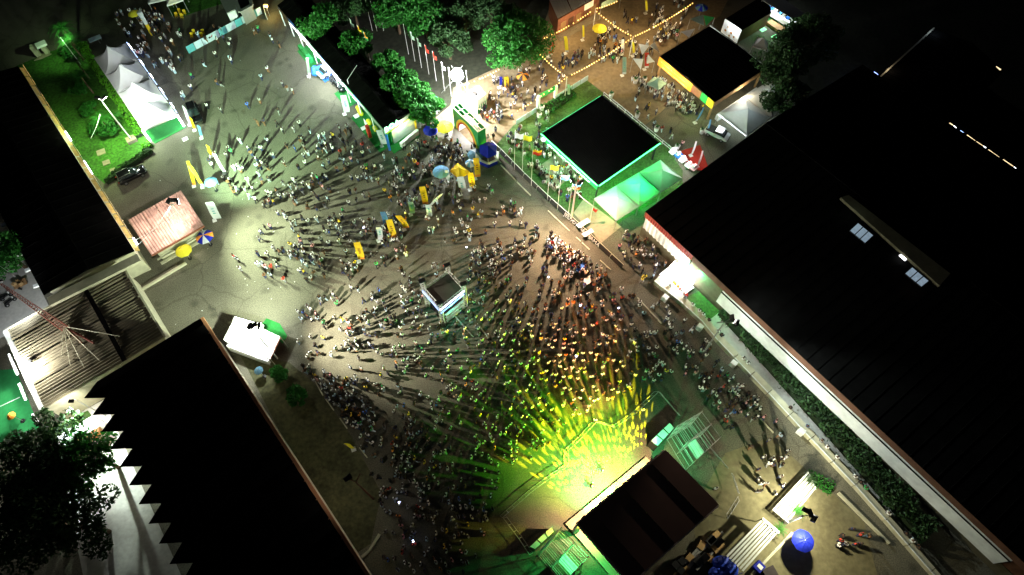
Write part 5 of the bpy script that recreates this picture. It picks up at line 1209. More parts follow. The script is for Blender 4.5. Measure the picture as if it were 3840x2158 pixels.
# bluish boards around the lawn of the neon pavilion
for i, (p, q_) in enumerate((((1935, 470), (2012, 420)), ((2085, 375), (2205, 300)), ((1758, 592), (1895, 470)))):
    if i == 2: continue
    x, y = P(*p), P(*q_); o = thing('board_fence', 'pale blue board fence behind the neon pavilion lawn, %s piece' % ('left', 'right')[i], 'fence', (x + y) / 2); k = 4
    for j in range(k): u_, v_ = lerp(x, y, j / k + .01), lerp(x, y, (j + 1) / k - .01); MB().slab([u_, v_, v_ + V((0, .1, 1.0)), u_ + V((0, .1, 1.0))], .06).build('board', 'sign_blue', o)
x, y = P(2018, 405), P(2082, 368); o = thing('lawn_gate', 'green sign gate on two pale pillars behind the neon pavilion', 'gate', (x + y) / 2)
for p in (x, y): MB().box(p + V((0, 0, 1.4)), (.45, .45, 2.8), rz=.5).build('pillar', 'whitewall', o)
MB().slab([x + V((0, 0, 1.9)), y + V((0, 0, 1.9)), y + V((0, .1, 2.9)), x + V((0, .1, 2.9))], .08).build('sign', 'fabric_green', o)
x, y = P(1758, 448), P(1700, 500)
# rails and pots along the lounge path
a, b = P(2262, 362), P(2600, 640); o = thing('path_railing', 'white double rail along the dark path right of the neon pavilion', 'railing', (a + b) / 2)
for dz in (.5, 1.0): MB().tube(a + V((0, 0, dz)), b + V((0, 0, dz)), .05).build('rail', 'whitewall', o)
for i in range(13): p = lerp(a, b, i / 12); MB().tube(p, p + V((0, 0, 1.05)), .04).build('post', 'whitewall', o)
for i, (u, v) in enumerate(((2291, 365), (2388, 440), (2460, 492), (2537, 560), (2382, 312), (2415, 308), (2630, 500), (2032, 412), (2022, 440))):
    p = P(u, v); o = thing('plant_pot', 'white plant pot beside the path, %s' % ['first from the lawn corner', 'second from the lawn corner', 'third from the lawn corner', 'nearest the red carpet', 'left of two by the small canopy', 'right of two by the small canopy', 'at the far side of the path', 'at the lawn gate', 'below the lawn gate'][i], 'plant pot', p, group='white plant pots')
    MB().lathe([(.3, 0), (.34, .05), (.46, .9), (.40, .9), (.38, .8)], p, 10).build('pot', 'white', o); s = MB()
    for k in range(26):
        a_ = random.uniform(0, 6.28); q_ = p + V((0, 0, .85)); e = q_ + V((math.cos(a_) * .4, math.sin(a_) * .4, random.uniform(.1, .6))); s.slab([q_, lerp(q_, e, .5) + V((.06, 0, .05)), e, lerp(q_, e, .5) - V((.06, 0, -.05))], .01)
    s.build('plant', 'leaf', o)

# ================================================================== VEHICLES
def car(label, px0, px1, paint, kind='suv', group='vehicles', z=0.0):
    a, b = P(*px0), P(*px1); d_ = b - a; L_ = min(4.9, max(4.1, d_.length)); ang = math.atan2(d_.y, d_.x); c = (a + b) / 2
    o = thing('car' if kind == 'suv' else 'pickup_truck', label, 'car' if kind == 'suv' else 'pickup', (c.x, c.y, 0), ang, group)
    wd = 1.86; hl = L_ / 2
    def loft(secs, name, m, parent):
        s = MB(); n_ = len(secs[0][1])
        for x, prof in secs: s.v += [V((x, y, zz)) for y, zz in prof]
        s.f = [(i * n_ + j, (i + 1) * n_ + j, (i + 1) * n_ + (j + 1) % n_, i * n_ + (j + 1) % n_) for i in range(len(secs) - 1) for j in range(n_)] + [tuple(range(n_)), tuple(range((len(secs) - 1) * n_ + n_ - 1, (len(secs) - 1) * n_ - 1, -1))]
        return local(s, name, m, parent, True)
    def prof(w, z0, z1, r=.12): return [(-w, z0 + r), (-w + r, z0), (w - r, z0), (w, z0 + r), (w, z1 - r), (w - r, z1), (-w + r, z1), (-w, z1 - r)]
    hw = wd / 2
    if kind == 'suv':
        body = loft([(-hl, prof(hw * .86, .5, .85)), (-hl + .15, prof(hw * .96, .3, .98)), (-hl + .7, prof(hw, .25, 1.02)), (hl - 1.2, prof(hw, .25, 1.0)), (hl - .25, prof(hw * .95, .28, .86)), (hl, prof(hw * .82, .4, .72))], 'body', paint, o)
        cab = [(-hl + .1, prof(hw * .80, .95, 1.05, .04)), (-hl + .4, prof(hw * .82, .95, 1.58)), (-hl + 1.0, prof(hw * .84, .95, 1.68)), (hl - 2.2, prof(hw * .84, .95, 1.66)), (hl - 1.7, prof(hw * .84, .95, 1.45)), (hl - 1.15, prof(hw * .86, .95, 1.03, .03))]
    else:
        body = loft([(-hl, prof(hw * .92, .45, .95)), (-hl + .1, prof(hw * .98, .4, 1.02)), (hl - 1.3, prof(hw, .35, 1.05)), (hl - .2, prof(hw * .95, .35, .98)), (hl, prof(hw * .85, .45, .85))], 'body', paint, o)
        cab = [(-.55, prof(hw * .84, .98, 1.06, .03)), (-.35, prof(hw * .84, .98, 1.66)), (.5, prof(hw * .84, .98, 1.70)), (.95, prof(hw * .84, .98, 1.58)), (1.45, prof(hw * .86, .98, 1.08, .03))]
        local(MB().box((-hl + .85, 0, 1.06), (1.5, wd - .35, .05)), 'load_bed', 'dark', o)
    loft(cab, 'cabin', 'glass', o)
    xs = [x for x, _ in cab]; tz = cab[2][1][5][1]
    local(MB().box(((cab[1][0] + cab[3][0]) / 2, 0, tz - .02), (cab[3][0] - cab[1][0] - .1, wd * .80, .07)), 'roof', paint, o)
    for s_ in (-1, 1):
        for x in (-hl + .85, hl - .9):
            t_ = MB().tube((x, s_ * (hw - .2), .34), (x, s_ * (hw + .02), .34), .34, n=14); wl = local(t_, 'wheel', 'rubber', o); local(MB().tube((x, s_ * (hw - .1), .34), (x, s_ * (hw + .03), .34), .2, n=10), 'rim', 'chrome', wl)
        local(MB().box((hl - .12, s_ * .62, .72), (.2, .35, .16)), 'headlight', 'glass', o); local(MB().box((-hl + .05, s_ * .68, .82), (.1, .22, .25)), 'tail_light', 'fabric_red', o)
        local(MB().box((xs[-2] if kind == 'suv' else .95, s_ * (hw + .1), 1.08), (.14, .22, .14)), 'mirror', paint, o)
        local(MB().beam((cab[1][0] + .1, s_ * hw * .72, tz + .05), (cab[3][0], s_ * hw * .72, tz + .05), .05, .05), 'roof_rail', 'chrome', o)
    local(MB().box((hl - .02, 0, .55), (.12, wd * .6, .2)), 'bumper', 'dark', o); local(MB().box((hl + .02, 0, .55), (.03, .5, .12)), 'number_plate', 'white', o)
    return o
car('black car parked at the end of the lawn', (450, 690), (552, 640), 'carblack')
car('black car by the pagoda tents, half in shadow', (722, 402), (746, 468), 'carblack')
car('white pickup truck in front of the exhibition pavilion', (1262, 258), (1206, 292), 'carwhite', 'pickup')
car('black pickup truck behind the white one at the pavilion', (1252, 298), (1298, 348), 'carblack', 'pickup')
car('white cart lit up beside the red carpet', (2660, 498), (2712, 522), 'carwhite', 'pickup')
pt = worg(bpy.data.objects['pickup_truck.002']) ; point(bpy.data.objects['pickup_truck.002'], pt + V((0, 0, 2.3)), 60, (.85, .95, 1), .2)
# red carpet and its white stalls
tag(MB().prism([P(2545, 570), P(2600, 640), P(2660, 640), P(2625, 545)], .025, .05).build('red_carpet', 'fabric_red', None, org=P(2600, 600)), 'red carpet on the path right of the neon pavilion', 'carpet')
for i, (u, v, m) in enumerate(((2520, 582, 'white'), (2540, 595, 'blue_panel'), (2556, 612, 'white'), (2580, 632, 'white'), (2598, 642, 'steel'))):
    p = P(u, v); o = thing('display_table', 'small lit display table by the red carpet, %s from the neon pavilion' % ordw[i], 'table', p, group='display tables by the red carpet')
    MB().box(p + V((0, 0, .85)), (1.3, .9, .12), rz=.7).build('table_top', m, o)
    for sx, sy in ((-1, -1), (1, -1), (1, 1), (-1, 1)): MB().tube(p + V((sx * .45, sy * .3, 0)), p + V((sx * .45, sy * .3, .8)), .04).build('leg', 'steel', o)
    MB().box(p + V((0, .1, 1.15)), (.7, .4, .45), rz=.7).build('goods', 'led_soft' if i in (0, 2) else 'white', o)
rl = bpy.data.objects['display_table']
point(rl, P(2548, 590, 3.0), 260, (.9, .93, 1), .2); point(rl, P(2610, 590, 2.8), 60, (1, .4, .45), .3)

# overhead cables
for i, (a, b, za, zb) in enumerate((((505, 930), (640, 775), 6.2, 9.0), ((500, 905), (655, 800), 6.4, 8.6), ((340, 520), (375, 430), 6.4, 7.5), ((870, 1292), (950, 1240), 8.0, 9.2), ((60, 1040), (-20, 985), 14, 14), ((2142, 700), (2225, 775), 8.5, 4.2))):
    A_, B_ = P(a[0], a[1], za), P(b[0], b[1], zb); L_ = (B_ - A_).length
    o = tag(MB().path([lerp(A_, B_, t / 8) - V((0, 0, .05 * L_ * 4 * (t / 8) * (1 - t / 8))) for t in range(9)], .025, 3).build('overhead_cable', 'whitewall', None, org=(A_ + B_) / 2), ['lower cable from the left hall to the tall lamp pole', 'upper cable from the left hall to the tall lamp pole', 'cable from the left hall to the lamp pole on the lawn', 'cable from the orange gutter to the marquee lamp pole', 'cable leaving the top of the red mast', 'cable from the white lamp pole to the red flag'][i], 'cable', 'overhead cables')
# ================================================================== TREES, HEDGES AND PLANTS
import numpy as np
rng = np.random.default_rng(11)
def leaf_mesh(name, centers, size, m, droop=.3):
    n_ = len(centers); d_ = rng.normal(size=(n_, 3)); d_[:, 2] -= droop; d_ /= np.linalg.norm(d_, axis=1)[:, None]
    e = rng.normal(size=(n_, 3)); e -= d_ * (e * d_).sum(1)[:, None]; e /= np.linalg.norm(e, axis=1)[:, None]
    sz = size * rng.uniform(.6, 1.4, n_)[:, None]
    v = np.stack([centers - d_ * sz, centers - e * sz * .5, centers + d_ * sz, centers + e * sz * .5], 1).reshape(-1, 3)
    me = bpy.data.meshes.new(name); me.vertices.add(n_ * 4); me.vertices.foreach_set('co', v.ravel()); me.loops.add(n_ * 4); me.loops.foreach_set('vertex_index', np.arange(n_ * 4))
    me.polygons.add(n_); me.polygons.foreach_set('loop_start', np.arange(0, n_ * 4, 4)); me.materials.append(M_[m]); me.update(); me.validate(); return me
def tree(label, px, r, ht, m='leaf', n_=5200, squash=.75, clumps=22, size=.26, group='trees', tall=None):
    c = P(px[0], px[1], ht - r * squash * .6); b = V((c.x, c.y, 0)); o = thing('tree', label, 'tree', b, group=group)
    zc = ht - r * squash; tr = MB(); tr.tube((0, 0, 0), (0, 0, zc), .05 * r + .08, .03 * r + .05, 8)
    for i in range(6):
        a = i * 1.05 + rng.uniform(0, .5); e = V((math.cos(a) * r * .65, math.sin(a) * r * .65, zc + r * squash * rng.uniform(-.1, .6))); s0 = V((0, 0, zc * rng.uniform(.55, .95))); mid = lerp(s0, e, .5) + V((0, 0, .3)); tr.tube(s0, mid, .018 * r + .04, .012 * r + .03, 5); tr.tube(mid, e, .012 * r + .03, .02, 5)
    local(tr, 'trunk', 'bark', o)
    cen = []
    for i in range(clumps):
        dd = rng.normal(size=3); dd /= np.linalg.norm(dd); dd[2] = abs(dd[2]) * 1.0 - .25; rad = r * rng.uniform(.45, .95); cen.append((dd * rad * np.array([1, 1, squash]) + np.array([0, 0, zc]), r * rng.uniform(.22, .42)))
    per = n_ // clumps; pts = []
    for cc_, rr in cen:
        g_ = rng.normal(size=(per, 3)); g_ /= np.linalg.norm(g_, axis=1)[:, None]; pts.append(cc_ + g_ * rr * rng.uniform(.35, 1.0, per)[:, None] ** .5 * np.array([1, 1, .7]))
    co = bpy.data.objects.new('crown', leaf_mesh('crown', np.concatenate(pts), size, m)); C.objects.link(co); co.parent = o
    return o
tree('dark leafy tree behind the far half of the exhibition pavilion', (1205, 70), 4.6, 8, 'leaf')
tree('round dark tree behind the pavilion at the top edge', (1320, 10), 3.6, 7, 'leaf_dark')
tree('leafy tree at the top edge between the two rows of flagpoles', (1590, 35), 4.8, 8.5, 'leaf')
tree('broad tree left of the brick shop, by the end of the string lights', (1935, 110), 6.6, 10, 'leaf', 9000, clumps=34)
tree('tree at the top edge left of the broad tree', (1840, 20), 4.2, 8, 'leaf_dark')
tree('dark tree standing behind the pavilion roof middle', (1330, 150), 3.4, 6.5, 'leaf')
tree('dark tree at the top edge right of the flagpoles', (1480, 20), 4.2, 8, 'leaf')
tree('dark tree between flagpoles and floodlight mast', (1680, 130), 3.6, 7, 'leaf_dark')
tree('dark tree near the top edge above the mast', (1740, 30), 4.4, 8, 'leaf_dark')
tree('small tree behind the pavilion middle', (1455, 225), 3.0, 6, 'leaf')
tree('leafy tree behind the pavilion beside the flagpoles', (1492, 300), 3.4, 6.5, 'leaf')
tree('bright green tree behind the right end of the pavilion', (1590, 395), 3.2, 6, 'leaf')
tree('bright green tree beside the floodlight mast', (1545, 350), 3.2, 6.5, 'leaf')
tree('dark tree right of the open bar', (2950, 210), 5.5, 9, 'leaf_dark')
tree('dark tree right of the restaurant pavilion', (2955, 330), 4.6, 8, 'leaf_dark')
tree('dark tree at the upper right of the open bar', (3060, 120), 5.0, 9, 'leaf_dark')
tree('tree at the left picture edge beside the pale yard', (5, 935), 4.2, 8, 'leaf')
tree('big tree at lower left beside the green court', (130, 1690), 5.2, 10, 'leaf_dark', 7000, clumps=30)
tree('feathery tree overhanging the zigzag hall edge', (318, 1700), 3.8, 9, 'leaf', 2600, clumps=26)
tree('big dark tree near the bottom left corner', (90, 1930), 5.6, 10, 'leaf_dark', 7000, clumps=30)
tree('loose tree at the bottom left in front of the pale yard', (270, 1960), 4.6, 9.5, 'leaf_dark', 3400, clumps=30)
tree('small tree by the patio at lower left', (210, 1800), 3.6, 8, 'leaf', 3000)
tree('bush-like tree behind the white marquee', (1040, 1400), 1.2, 2.6, 'leaf', 1200, group='bushes')
tree('small bush below the marquee on the verge', (1110, 1480), 1.4, 2.4, 'leaf', 900, group='bushes')
def palm(label, px, ht, r, m='leaf', fr=13, group='palms'):
    c = P(px[0], px[1], ht); b = V((c.x, c.y, 0)); o = thing('palm_tree', label, 'palm', b, group=group)
    local(MB().tube((0, 0, 0), (0, 0, ht), .16, .11, 8), 'trunk', 'bark', o)
    for i in range(fr):
        a = 2 * math.pi * i / fr + rng.uniform(-.2, .2); s = MB(); k = 9; prev = None; up_ = rng.uniform(.2, .8)
        for j in range(k):
            t = j / (k - 1); p = V((math.cos(a) * r * t, math.sin(a) * r * t, ht + up_ * math.sin(t * 2.6) * r * .4 - t * t * r * .35)); sx = V((-math.sin(a), math.cos(a), 0))
            if prev is not None:
                for s_ in (-1, 1):
                    for f in (.25, .75): q_ = lerp(prev, p, f); e = q_ + sx * s_ * r * .32 * (1.05 - t) + V((math.cos(a) * .25, math.sin(a) * .25, -.15)); s.add([q_, q_ + (p - prev) * .3, e], [(0, 1, 2)])
            prev = p
        local(s, 'frond', m, o)
palm('green palm at the far end of the lawn', (232, 105), 5.0, 2.6); palm('dense palm left of the thin white pole', (258, 150), 4.5, 2.6); palm('palm behind the thin white pole', (285, 230), 4.0, 2.2, 'leaf_dark')
palm('palm on the lawn left of the tents', (300, 285), 4.0, 2.2); palm('low palm beside the lamp pole on the lawn', (425, 440), 2.4, 2.0); palm('broad palm in the middle of the lawn', (375, 445), 3.0, 2.4)
palm('small palm between the white steps, bottom right', (2995, 1915), 1.8, 1.2); palm('small palm beside the blue parasol', (2925, 1985), 1.6, 1.1); palm('small palm at the top of the white steps', (3040, 1800), 2.0, 1.2, 'leaf_dark')
# bushes on the lawn
for i, (u, v, r_) in enumerate(((250, 190, 1.8), (330, 400, 1.6), (400, 480, 1.5), (290, 330, 1.4), (350, 470, 1.3))): tree('low bush on the lawn between hall and tents, %s from the top' % ordw[i], (u, v), r_, 2.2, 'leaf', 1500, group='bushes on the lawn', size=.2)
def hedge(label, px, wd, ht, m, dens=90, size=.16, name='hedge'):
    pts = [P(u, v) for u, v in px]; o = thing(name, label, 'hedge', pts[0]); cs = []
    for a, b in zip(pts, pts[1:]):
        L_ = (b - a).length; n_ = int(L_ * dens); d_ = (b - a).normalized(); x = V((-d_.y, d_.x, 0)); t = rng.uniform(0, 1, n_); s_ = rng.uniform(-1, 1, n_); z = ht * (1 - rng.uniform(0, 1, n_) ** 2 * .8)
        bl = 1 + .25 * np.sin(t * L_ * 1.3) + .15 * np.sin(t * L_ * 3.1)
        q_ = np.array(a)[None, :] + np.outer(t, np.array(b - a)) + np.outer(s_ * wd / 2 * bl, np.array(x)); q_[:, 2] = z * (.8 + .3 * bl * rng.uniform(.7, 1, n_)); cs.append(q_)
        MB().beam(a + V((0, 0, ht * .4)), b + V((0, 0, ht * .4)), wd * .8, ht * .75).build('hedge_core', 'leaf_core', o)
    co = bpy.data.objects.new('foliage', leaf_mesh('foliage', np.concatenate(cs) - np.array(o.location), size, m)); C.objects.link(co); co.parent = o
hedge('bright lime hedge running along the pagoda tents', [(312, 172), (352, 236), (485, 440), (530, 515)], 1.4, .8, 'leaf_lit_lime', 150)
hedge('short dark hedge at the corner behind the parked black car', [(572, 568), (470, 636), (402, 690)], .9, .9, 'leaf_dark', 110)
hedge('small clipped hedge by the lamp plinth', [(538, 560), (572, 545)], 1.0, .7, 'leaf_lit_lime', 120)
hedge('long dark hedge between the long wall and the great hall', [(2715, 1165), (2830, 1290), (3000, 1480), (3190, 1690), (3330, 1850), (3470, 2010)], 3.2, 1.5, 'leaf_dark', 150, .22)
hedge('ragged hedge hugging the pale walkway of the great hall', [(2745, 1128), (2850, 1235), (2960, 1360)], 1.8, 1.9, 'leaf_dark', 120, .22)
hedge('flower bed bushes at the head of the white steps', [(3015, 1790), (3075, 1815), (3115, 1840)], 1.6, .8, 'leaf', 120)
hedge('bushes at the foot of the lounge lawn', [(2045, 420), (2150, 350)], 2.0, .6, 'leaf', 90)

# ================================================================== LOWER RIGHT AND OTHER SMALL THINGS
def ramp(label, px, z, k=7):
    q = [P(u, v, z) for u, v in px]; o = thing('ribbed_awning', label, 'awning', cent(q), group='ribbed white awnings')
    for i in range(k):
        a0, a1 = lerp(q[0], q[3], i / k + .008), lerp(q[0], q[3], (i + 1) / k - .05); b0, b1 = lerp(q[1], q[2], i / k + .008), lerp(q[1], q[2], (i + 1) / k - .05); dz = V((0, 0, .12 * (i % 2)))
        MB().slab([a0 + dz, b0 + dz, b1 + dz, a1 + dz], .12).build('slat', 'whitewall', o)
    for p in q: MB().tube((p.x, p.y, 0), (p.x, p.y, p.z), .06).build('post', 'steel', o)
    MB().beam(q[1] + V((0, 0, .05)), q[2] + V((0, 0, .05)), .3, .3).build('gutter', 'white', o)
ramp('ribbed white awning at the bottom right, beside the blue tarpaulins', [(2722, 2085), (2858, 1946), (2920, 2000), (2790, 2148)], 2.2)
ramp('ribbed white awning in front of the flower bed', [(3030, 1768), (2898, 1910), (2958, 1960), (3060, 1835)], 1.2, 6)
for i, (u, v, sx, sy, sz) in enumerate(((2705, 2115, 2.2, 1.6, 1.0), (2735, 2140, 1.6, 1.5, 1.1), (2690, 2150, 2.0, 1.4, .9))):
    p = P(u, v); s = MB(); s.ball(p + V((0, 0, sz * .45)), (sx / 2 * 1.2, sy / 2 * 1.2, sz * .6), 12, 7)
    for w_ in s.v: w_ += V((random.uniform(-.08, .08), random.uniform(-.08, .08), random.uniform(-.06, .06)))
    tag(s.build('tarpaulin', 'tarp', None, org=p), 'blue tarpaulin heap behind the stage, ' + ('topmost', 'rightmost', 'lowest')[i], 'tarpaulin', 'blue tarpaulins')
p = P(2840, 2128); o = thing('cool_box', 'small blue box with white lid by the bottom edge', 'box', p); MB().box(p + V((0, 0, .4)), (1.1, 1.0, .8), rz=.7).build('box_body', 'fabric_blue', o); MB().box(p + V((.05, -.02, .83)), (.45, .6, .06), rz=.7).build('lid', 'white', o)
p = P(2880, 2150); o = thing('flight_case', 'dark open case at the bottom edge below the blue box', 'case', p); MB().box(p + V((0, 0, .4)), (1.4, 1.1, .8), rz=.4).build('box_body', 'dark', o); MB().box(p + V((0, 0, .83)), (1.45, 1.15, .06), rz=.4).build('lid', 'print_dark', o)
# litter on the tarmac
s = MB()
for i in range(110):
    u, v = (random.gauss(1150, 420), random.gauss(900, 260)); p = P(u, v, .03); s.box(p, (random.uniform(.05, .16), random.uniform(.05, .14), .02), rz=random.uniform(0, 3))
stuff(s.build('litter', 'white'), 'scraps of white litter over the tarmac')
for i, (u, v) in enumerate(((695, 523), (1337, 437), (1364, 482), (1558, 508))):
    p = P(u, v); tag(MB().box(p + V((0, 0, .05)), (.9, .8, .08), rz=.6).box(p + V((.1, .05, .1)), (.5, .5, .06), rz=.9).build('floor_board', 'whitewall', None, org=p), 'pale board lying on the tarmac ' + ('by the pagoda tents', 'at the pavilion front, farther', 'at the pavilion front, nearer', 'at the pavilion corner')[i], 'board')
# stepping slabs on the lawn
for i, (u, v, sz) in enumerate(((380, 573, 1.3), (400, 612, 1.1), (424, 640, .8))): p = P(u, v); tag(MB().box(p + V((0, 0, .1)), (sz, sz * .9, .12), rz=.5).build('paving_slab', 'tile', None, org=p), 'square stone slab set in the lawn, ' + ('largest', 'middle one', 'smallest')[i], 'slab', 'slabs in the lawn')
# top-left odds and ends
o = thing('stone_gate', 'small pale stone gateway at the left of the lawn', 'gate', P(165, 200)); 
for u, v in ((148, 210), (180, 200)): p = P(u, v); MB().box(p + V((0, 0, 1.1)), (.7, .9, 2.2), rz=.4).build('pillar', 'cream', o)
MB().beam(P(135, 175, 2.4), P(172, 160, 2.4), 1.2, .4).build('lintel', 'whitewall', o); MB().prism([P(130, 230), P(160, 222), P(195, 205), P(170, 200)], .05, .2).build('step', 'tile', o)
def table(label, u, v, m='white', sz=(1.6, .8), group='tables'):
    p = P(u, v); o = thing('table', label, 'table', p, group=group); MB().box(p + V((0, 0, .75)), (sz[0], sz[1], .06), rz=.6).build('table_top', m, o)
    for sx, sy in ((-1, -1), (1, -1), (1, 1), (-1, 1)): MB().tube(p + V((sx * sz[0] * .35, sy * sz[1] * .35, 0)), p + V((sx * sz[0] * .35, sy * sz[1] * .35, .74)), .03).build('leg', 'steel', o)
table('pale blue table near the far end of the pagoda tents', 364, 158, 'sign_blue', (2.2, 1.2)); table('long white table at the lettered fence, upper', 2186, 848, 'white', (2.2, .8)); table('long white table at the lettered fence, lower', 2203, 884, 'white', (1.8, .7))
for i, (u, v, m) in enumerate(((2090, 925, 'white'), (2115, 945, 'cardboard'), (2145, 968, 'white'), (2068, 910, 'steel'), (2176, 1014, 'blue_panel'), (2205, 1060, 'white'))):
    table('vendor table in the crowd below the lettered fence, %s from the left' % ordw[[1, 2, 3, 0, 4, 5][i]], u, v, m, (1.6, 1.0), 'vendor tables')
for i, (u, v, w_, d_) in enumerate(((600, 12, 90, 50), (655, 20, 60, 40))):
    q = [P(u - w_ / 2, v, 2.8), P(u + w_ / 2, v - 20, 2.8), P(u + w_ / 2, v - 20 - d_, 2.8), P(u - w_ / 2, v - d_, 2.8)]; pagoda('white tent at the top edge above the banner fence, ' + ('left', 'right')[i], q, .8, 'tents at the top edge', 'tent', sag=1.2)
q = [P(850, 50, 3), P(880, 35, 3), P(880, -30, 3), P(820, -10, 3)]; o = thing('grey_booth', 'grey flat-roofed booth at the top edge above the banner fence', 'booth', cent(q)); MB().prism(q, 2.8, 3.0).build('roof', 'steel', o); wallring(o, inset(q, .2), 0, 2.75, 'whitewall', .1)
q = [P(900, 45, 3), P(945, 20, 3), P(930, -30, 3), P(880, -10, 3)]; o = thing('grey_booth', 'open grey booth beside the pavilion at the top edge', 'booth', cent(q)); 
for a, b in zip(q, q[1:] + q[:1]): MB().beam(a, b, .6, .3).build('roof_edge', 'steel', o)
wallring(o, inset(q, .2), 0, 2.75, 'steel', .1)
lt = thing('yellow_lamp', 'small yellow lamp beside the end of the banner fence', 'lamp', P(1010, 60)); MB().tube(P(1012, 62), P(1012, 62) + V((0, 0, 2.2)), .05).build('post', 'steel', lt); MB().box(P(1012, 62) + V((0, 0, 2.3)), (.7, .4, .4)).build('lamp_box', 'tube_warm', lt); point(lt, P(1012, 62) + V((.3, -.5, 2.2)), 90, (1, .7, .2), .2)
o = thing('inflatable_column', 'tall white and yellow inflatable column at the top left', 'inflatable', P(572, 130)); b = P(572, 130); MB().lathe([(.35, 0), (.32, 1.5), (.3, 2.4)], b, 10).build('lower_section', 'fabric_yellow', o); MB().lathe([(.34, 2.4), (.36, 4.0), (.45, 4.2), (.45, 4.9), (.1, 5.0)], b, 10).build('upper_section', 'fabric_white', o)
for i, (u, v) in enumerate(((664, 66), (676, 52), (684, 70), (694, 56), (722, 142), (758, 142), (730, 130), (764, 130))):
    p = P(u, v); o = thing('garden_chair', 'yellow garden chair on the dark lawn, %s from the left' % ordw[i], 'chair', p, group='yellow garden chairs'); MB().box(p + V((0, 0, .42)), (.5, .5, .06), rz=.4).build('seat', 'fabric_yellow', o); MB().box(p + V((0, .24, .7)), (.5, .06, .55), rz=.4).build('backrest', 'fabric_yellow', o)
    for sx, sy in ((-1, -1), (1, -1), (1, 1), (-1, 1)): MB().tube(p + V((sx * .2, sy * .2, 0)), p + V((sx * .2, sy * .2, .4)), .02).build('leg', 'fabric_yellow', o)
# patio roof at lower left
q = [P(218, 1640, 2.6), P(350, 1562, 2.6), P(372, 1598, 2.6), P(245, 1680, 2.6)]; o = thing('patio_roof', 'white-framed patio roof of frosted panels at lower left', 'pergola', cent(q))
for i in range(3): a0, a1, b0, b1 = lerp(q[0], q[1], i / 3 + .03), lerp(q[0], q[1], (i + 1) / 3 - .03), lerp(q[3], q[2], i / 3 + .03), lerp(q[3], q[2], (i + 1) / 3 - .03); MB().slab([a0, a1, b1, b0], .05).build('roof_pane', 'glass_roof', o)
for a, b in ((q[0], q[1]), (q[1], q[2]), (q[2], q[3]), (q[3], q[0])): MB().beam(a + V((0, 0, .06)), b + V((0, 0, .06)), .14, .14).build('frame_beam', 'white', o)
for p in q: MB().tube((p.x, p.y, 0), p, .06).build('post', 'white', o)
q2 = [P(245, 1682), P(372, 1600), P(392, 1622), P(268, 1712)]; tag(MB().prism(q2, .02, .08).build('terrace', 'orange_lit_stone', None, org=cent(q2)), 'orange lit terrace strip beside the patio roof', 'terrace')
lt = thing('patio_lamp', 'warm lamp over the terrace beside the patio roof', 'lamp', P(330, 1645, 2.4)); MB().ball(P(328, 1648, 2.5), .16, 8, 5).build('globe', 'tube_warm', lt); MB().tube(P(328, 1648, 0), P(328, 1648, 2.4), .03).build('post', 'steel', lt); point(lt, P(328, 1650, 2.2), 60, (1, .7, .3), .15)
# court line
tag(MB().beam(P(0, 1525, .03), P(75, 1490, .03), .08, .02).build('court_line', 'white', None, org=P(40, 1510)), 'white line painted across the green court', 'court line')
# motorbike and cart in the pale yard
def motorbike(label, px, rz):
    p = P(*px); o = thing('motorbike', label, 'motorbike', p, rz)
    for x in (-.6, .62): wl = local(MB().tube((x, -.06, .3), (x, .06, .3), .3, n=12), 'wheel', 'rubber', o); local(MB().tube((x, -.07, .3), (x, .07, .3), .12, n=8), 'hub', 'chrome', wl)
    local(MB().box((.05, 0, .62), (.7, .25, .3)), 'tank', 'carblack', o); local(MB().box((-.4, 0, .75), (.6, .26, .12)), 'seat', 'dark', o); local(MB().tube((.55, -.35, 1.0), (.55, .35, 1.0), .025), 'handlebar', 'chrome', o); local(MB().tube((.62, 0, .3), (.5, 0, 1.0), .04), 'fork', 'chrome', o); local(MB().ball((.62, 0, .85), .12), 'headlamp', 'white', o)
motorbike('motorbike parked in the pale yard, left of the mast top', (30, 1118), .8); motorbike('second motorbike in the pale yard, in front of the first', (46, 1138), 1.0)
p = P(85, 1072); o = thing('handcart', 'loaded yellowish handcart in the pale yard', 'cart', p); MB().box(p + V((0, 0, .6)), (1.8, 1.1, .15), rz=.6).build('bed', 'wood', o)
for i in range(5): MB().box(p + V((random.uniform(-.6, .6), random.uniform(-.4, .4), .9)), (.5, .4, .5), rz=i).build('sack', 'cardboard', o)
for s_ in (-1, 1): MB().tube(p + V((0, s_ * .6, .3)), p + V((0, s_ * .7, .3)), .3, n=10).build('wheel', 'rubber', o)

# ================================================================== PEOPLE
def skin_mesh(name, joints, edges, m, sub=1, cut=None):
    me = bpy.data.meshes.new(name); ks = list(joints); me.from_pydata([joints[k][0] for k in ks], [(ks.index(a), ks.index(b)) for a, b in edges] and [(ks.index(a), ks.index(b)) for a, b in edges], []); o = bpy.data.objects.new(name, me); C.objects.link(o)
    o.modifiers.new('skin', 'SKIN').use_smooth_shade = True
    for i, k in enumerate(ks):
        r_ = joints[k][1]; me.skin_vertices[0].data[i].radius = r_ if isinstance(r_, tuple) else (r_, r_)
    me.skin_vertices[0].data[0].use_root = True
    if sub: o.modifiers.new('sub', 'SUBSURF').levels = sub; o.modifiers['sub'].render_levels = sub
    dg = bpy.context.evaluated_depsgraph_get(); res = bpy.data.meshes.new_from_object(o.evaluated_get(dg)); bpy.data.objects.remove(o)
    res.materials.clear()
    if m: res.materials.append(M_[m])
    res.name = name; return res
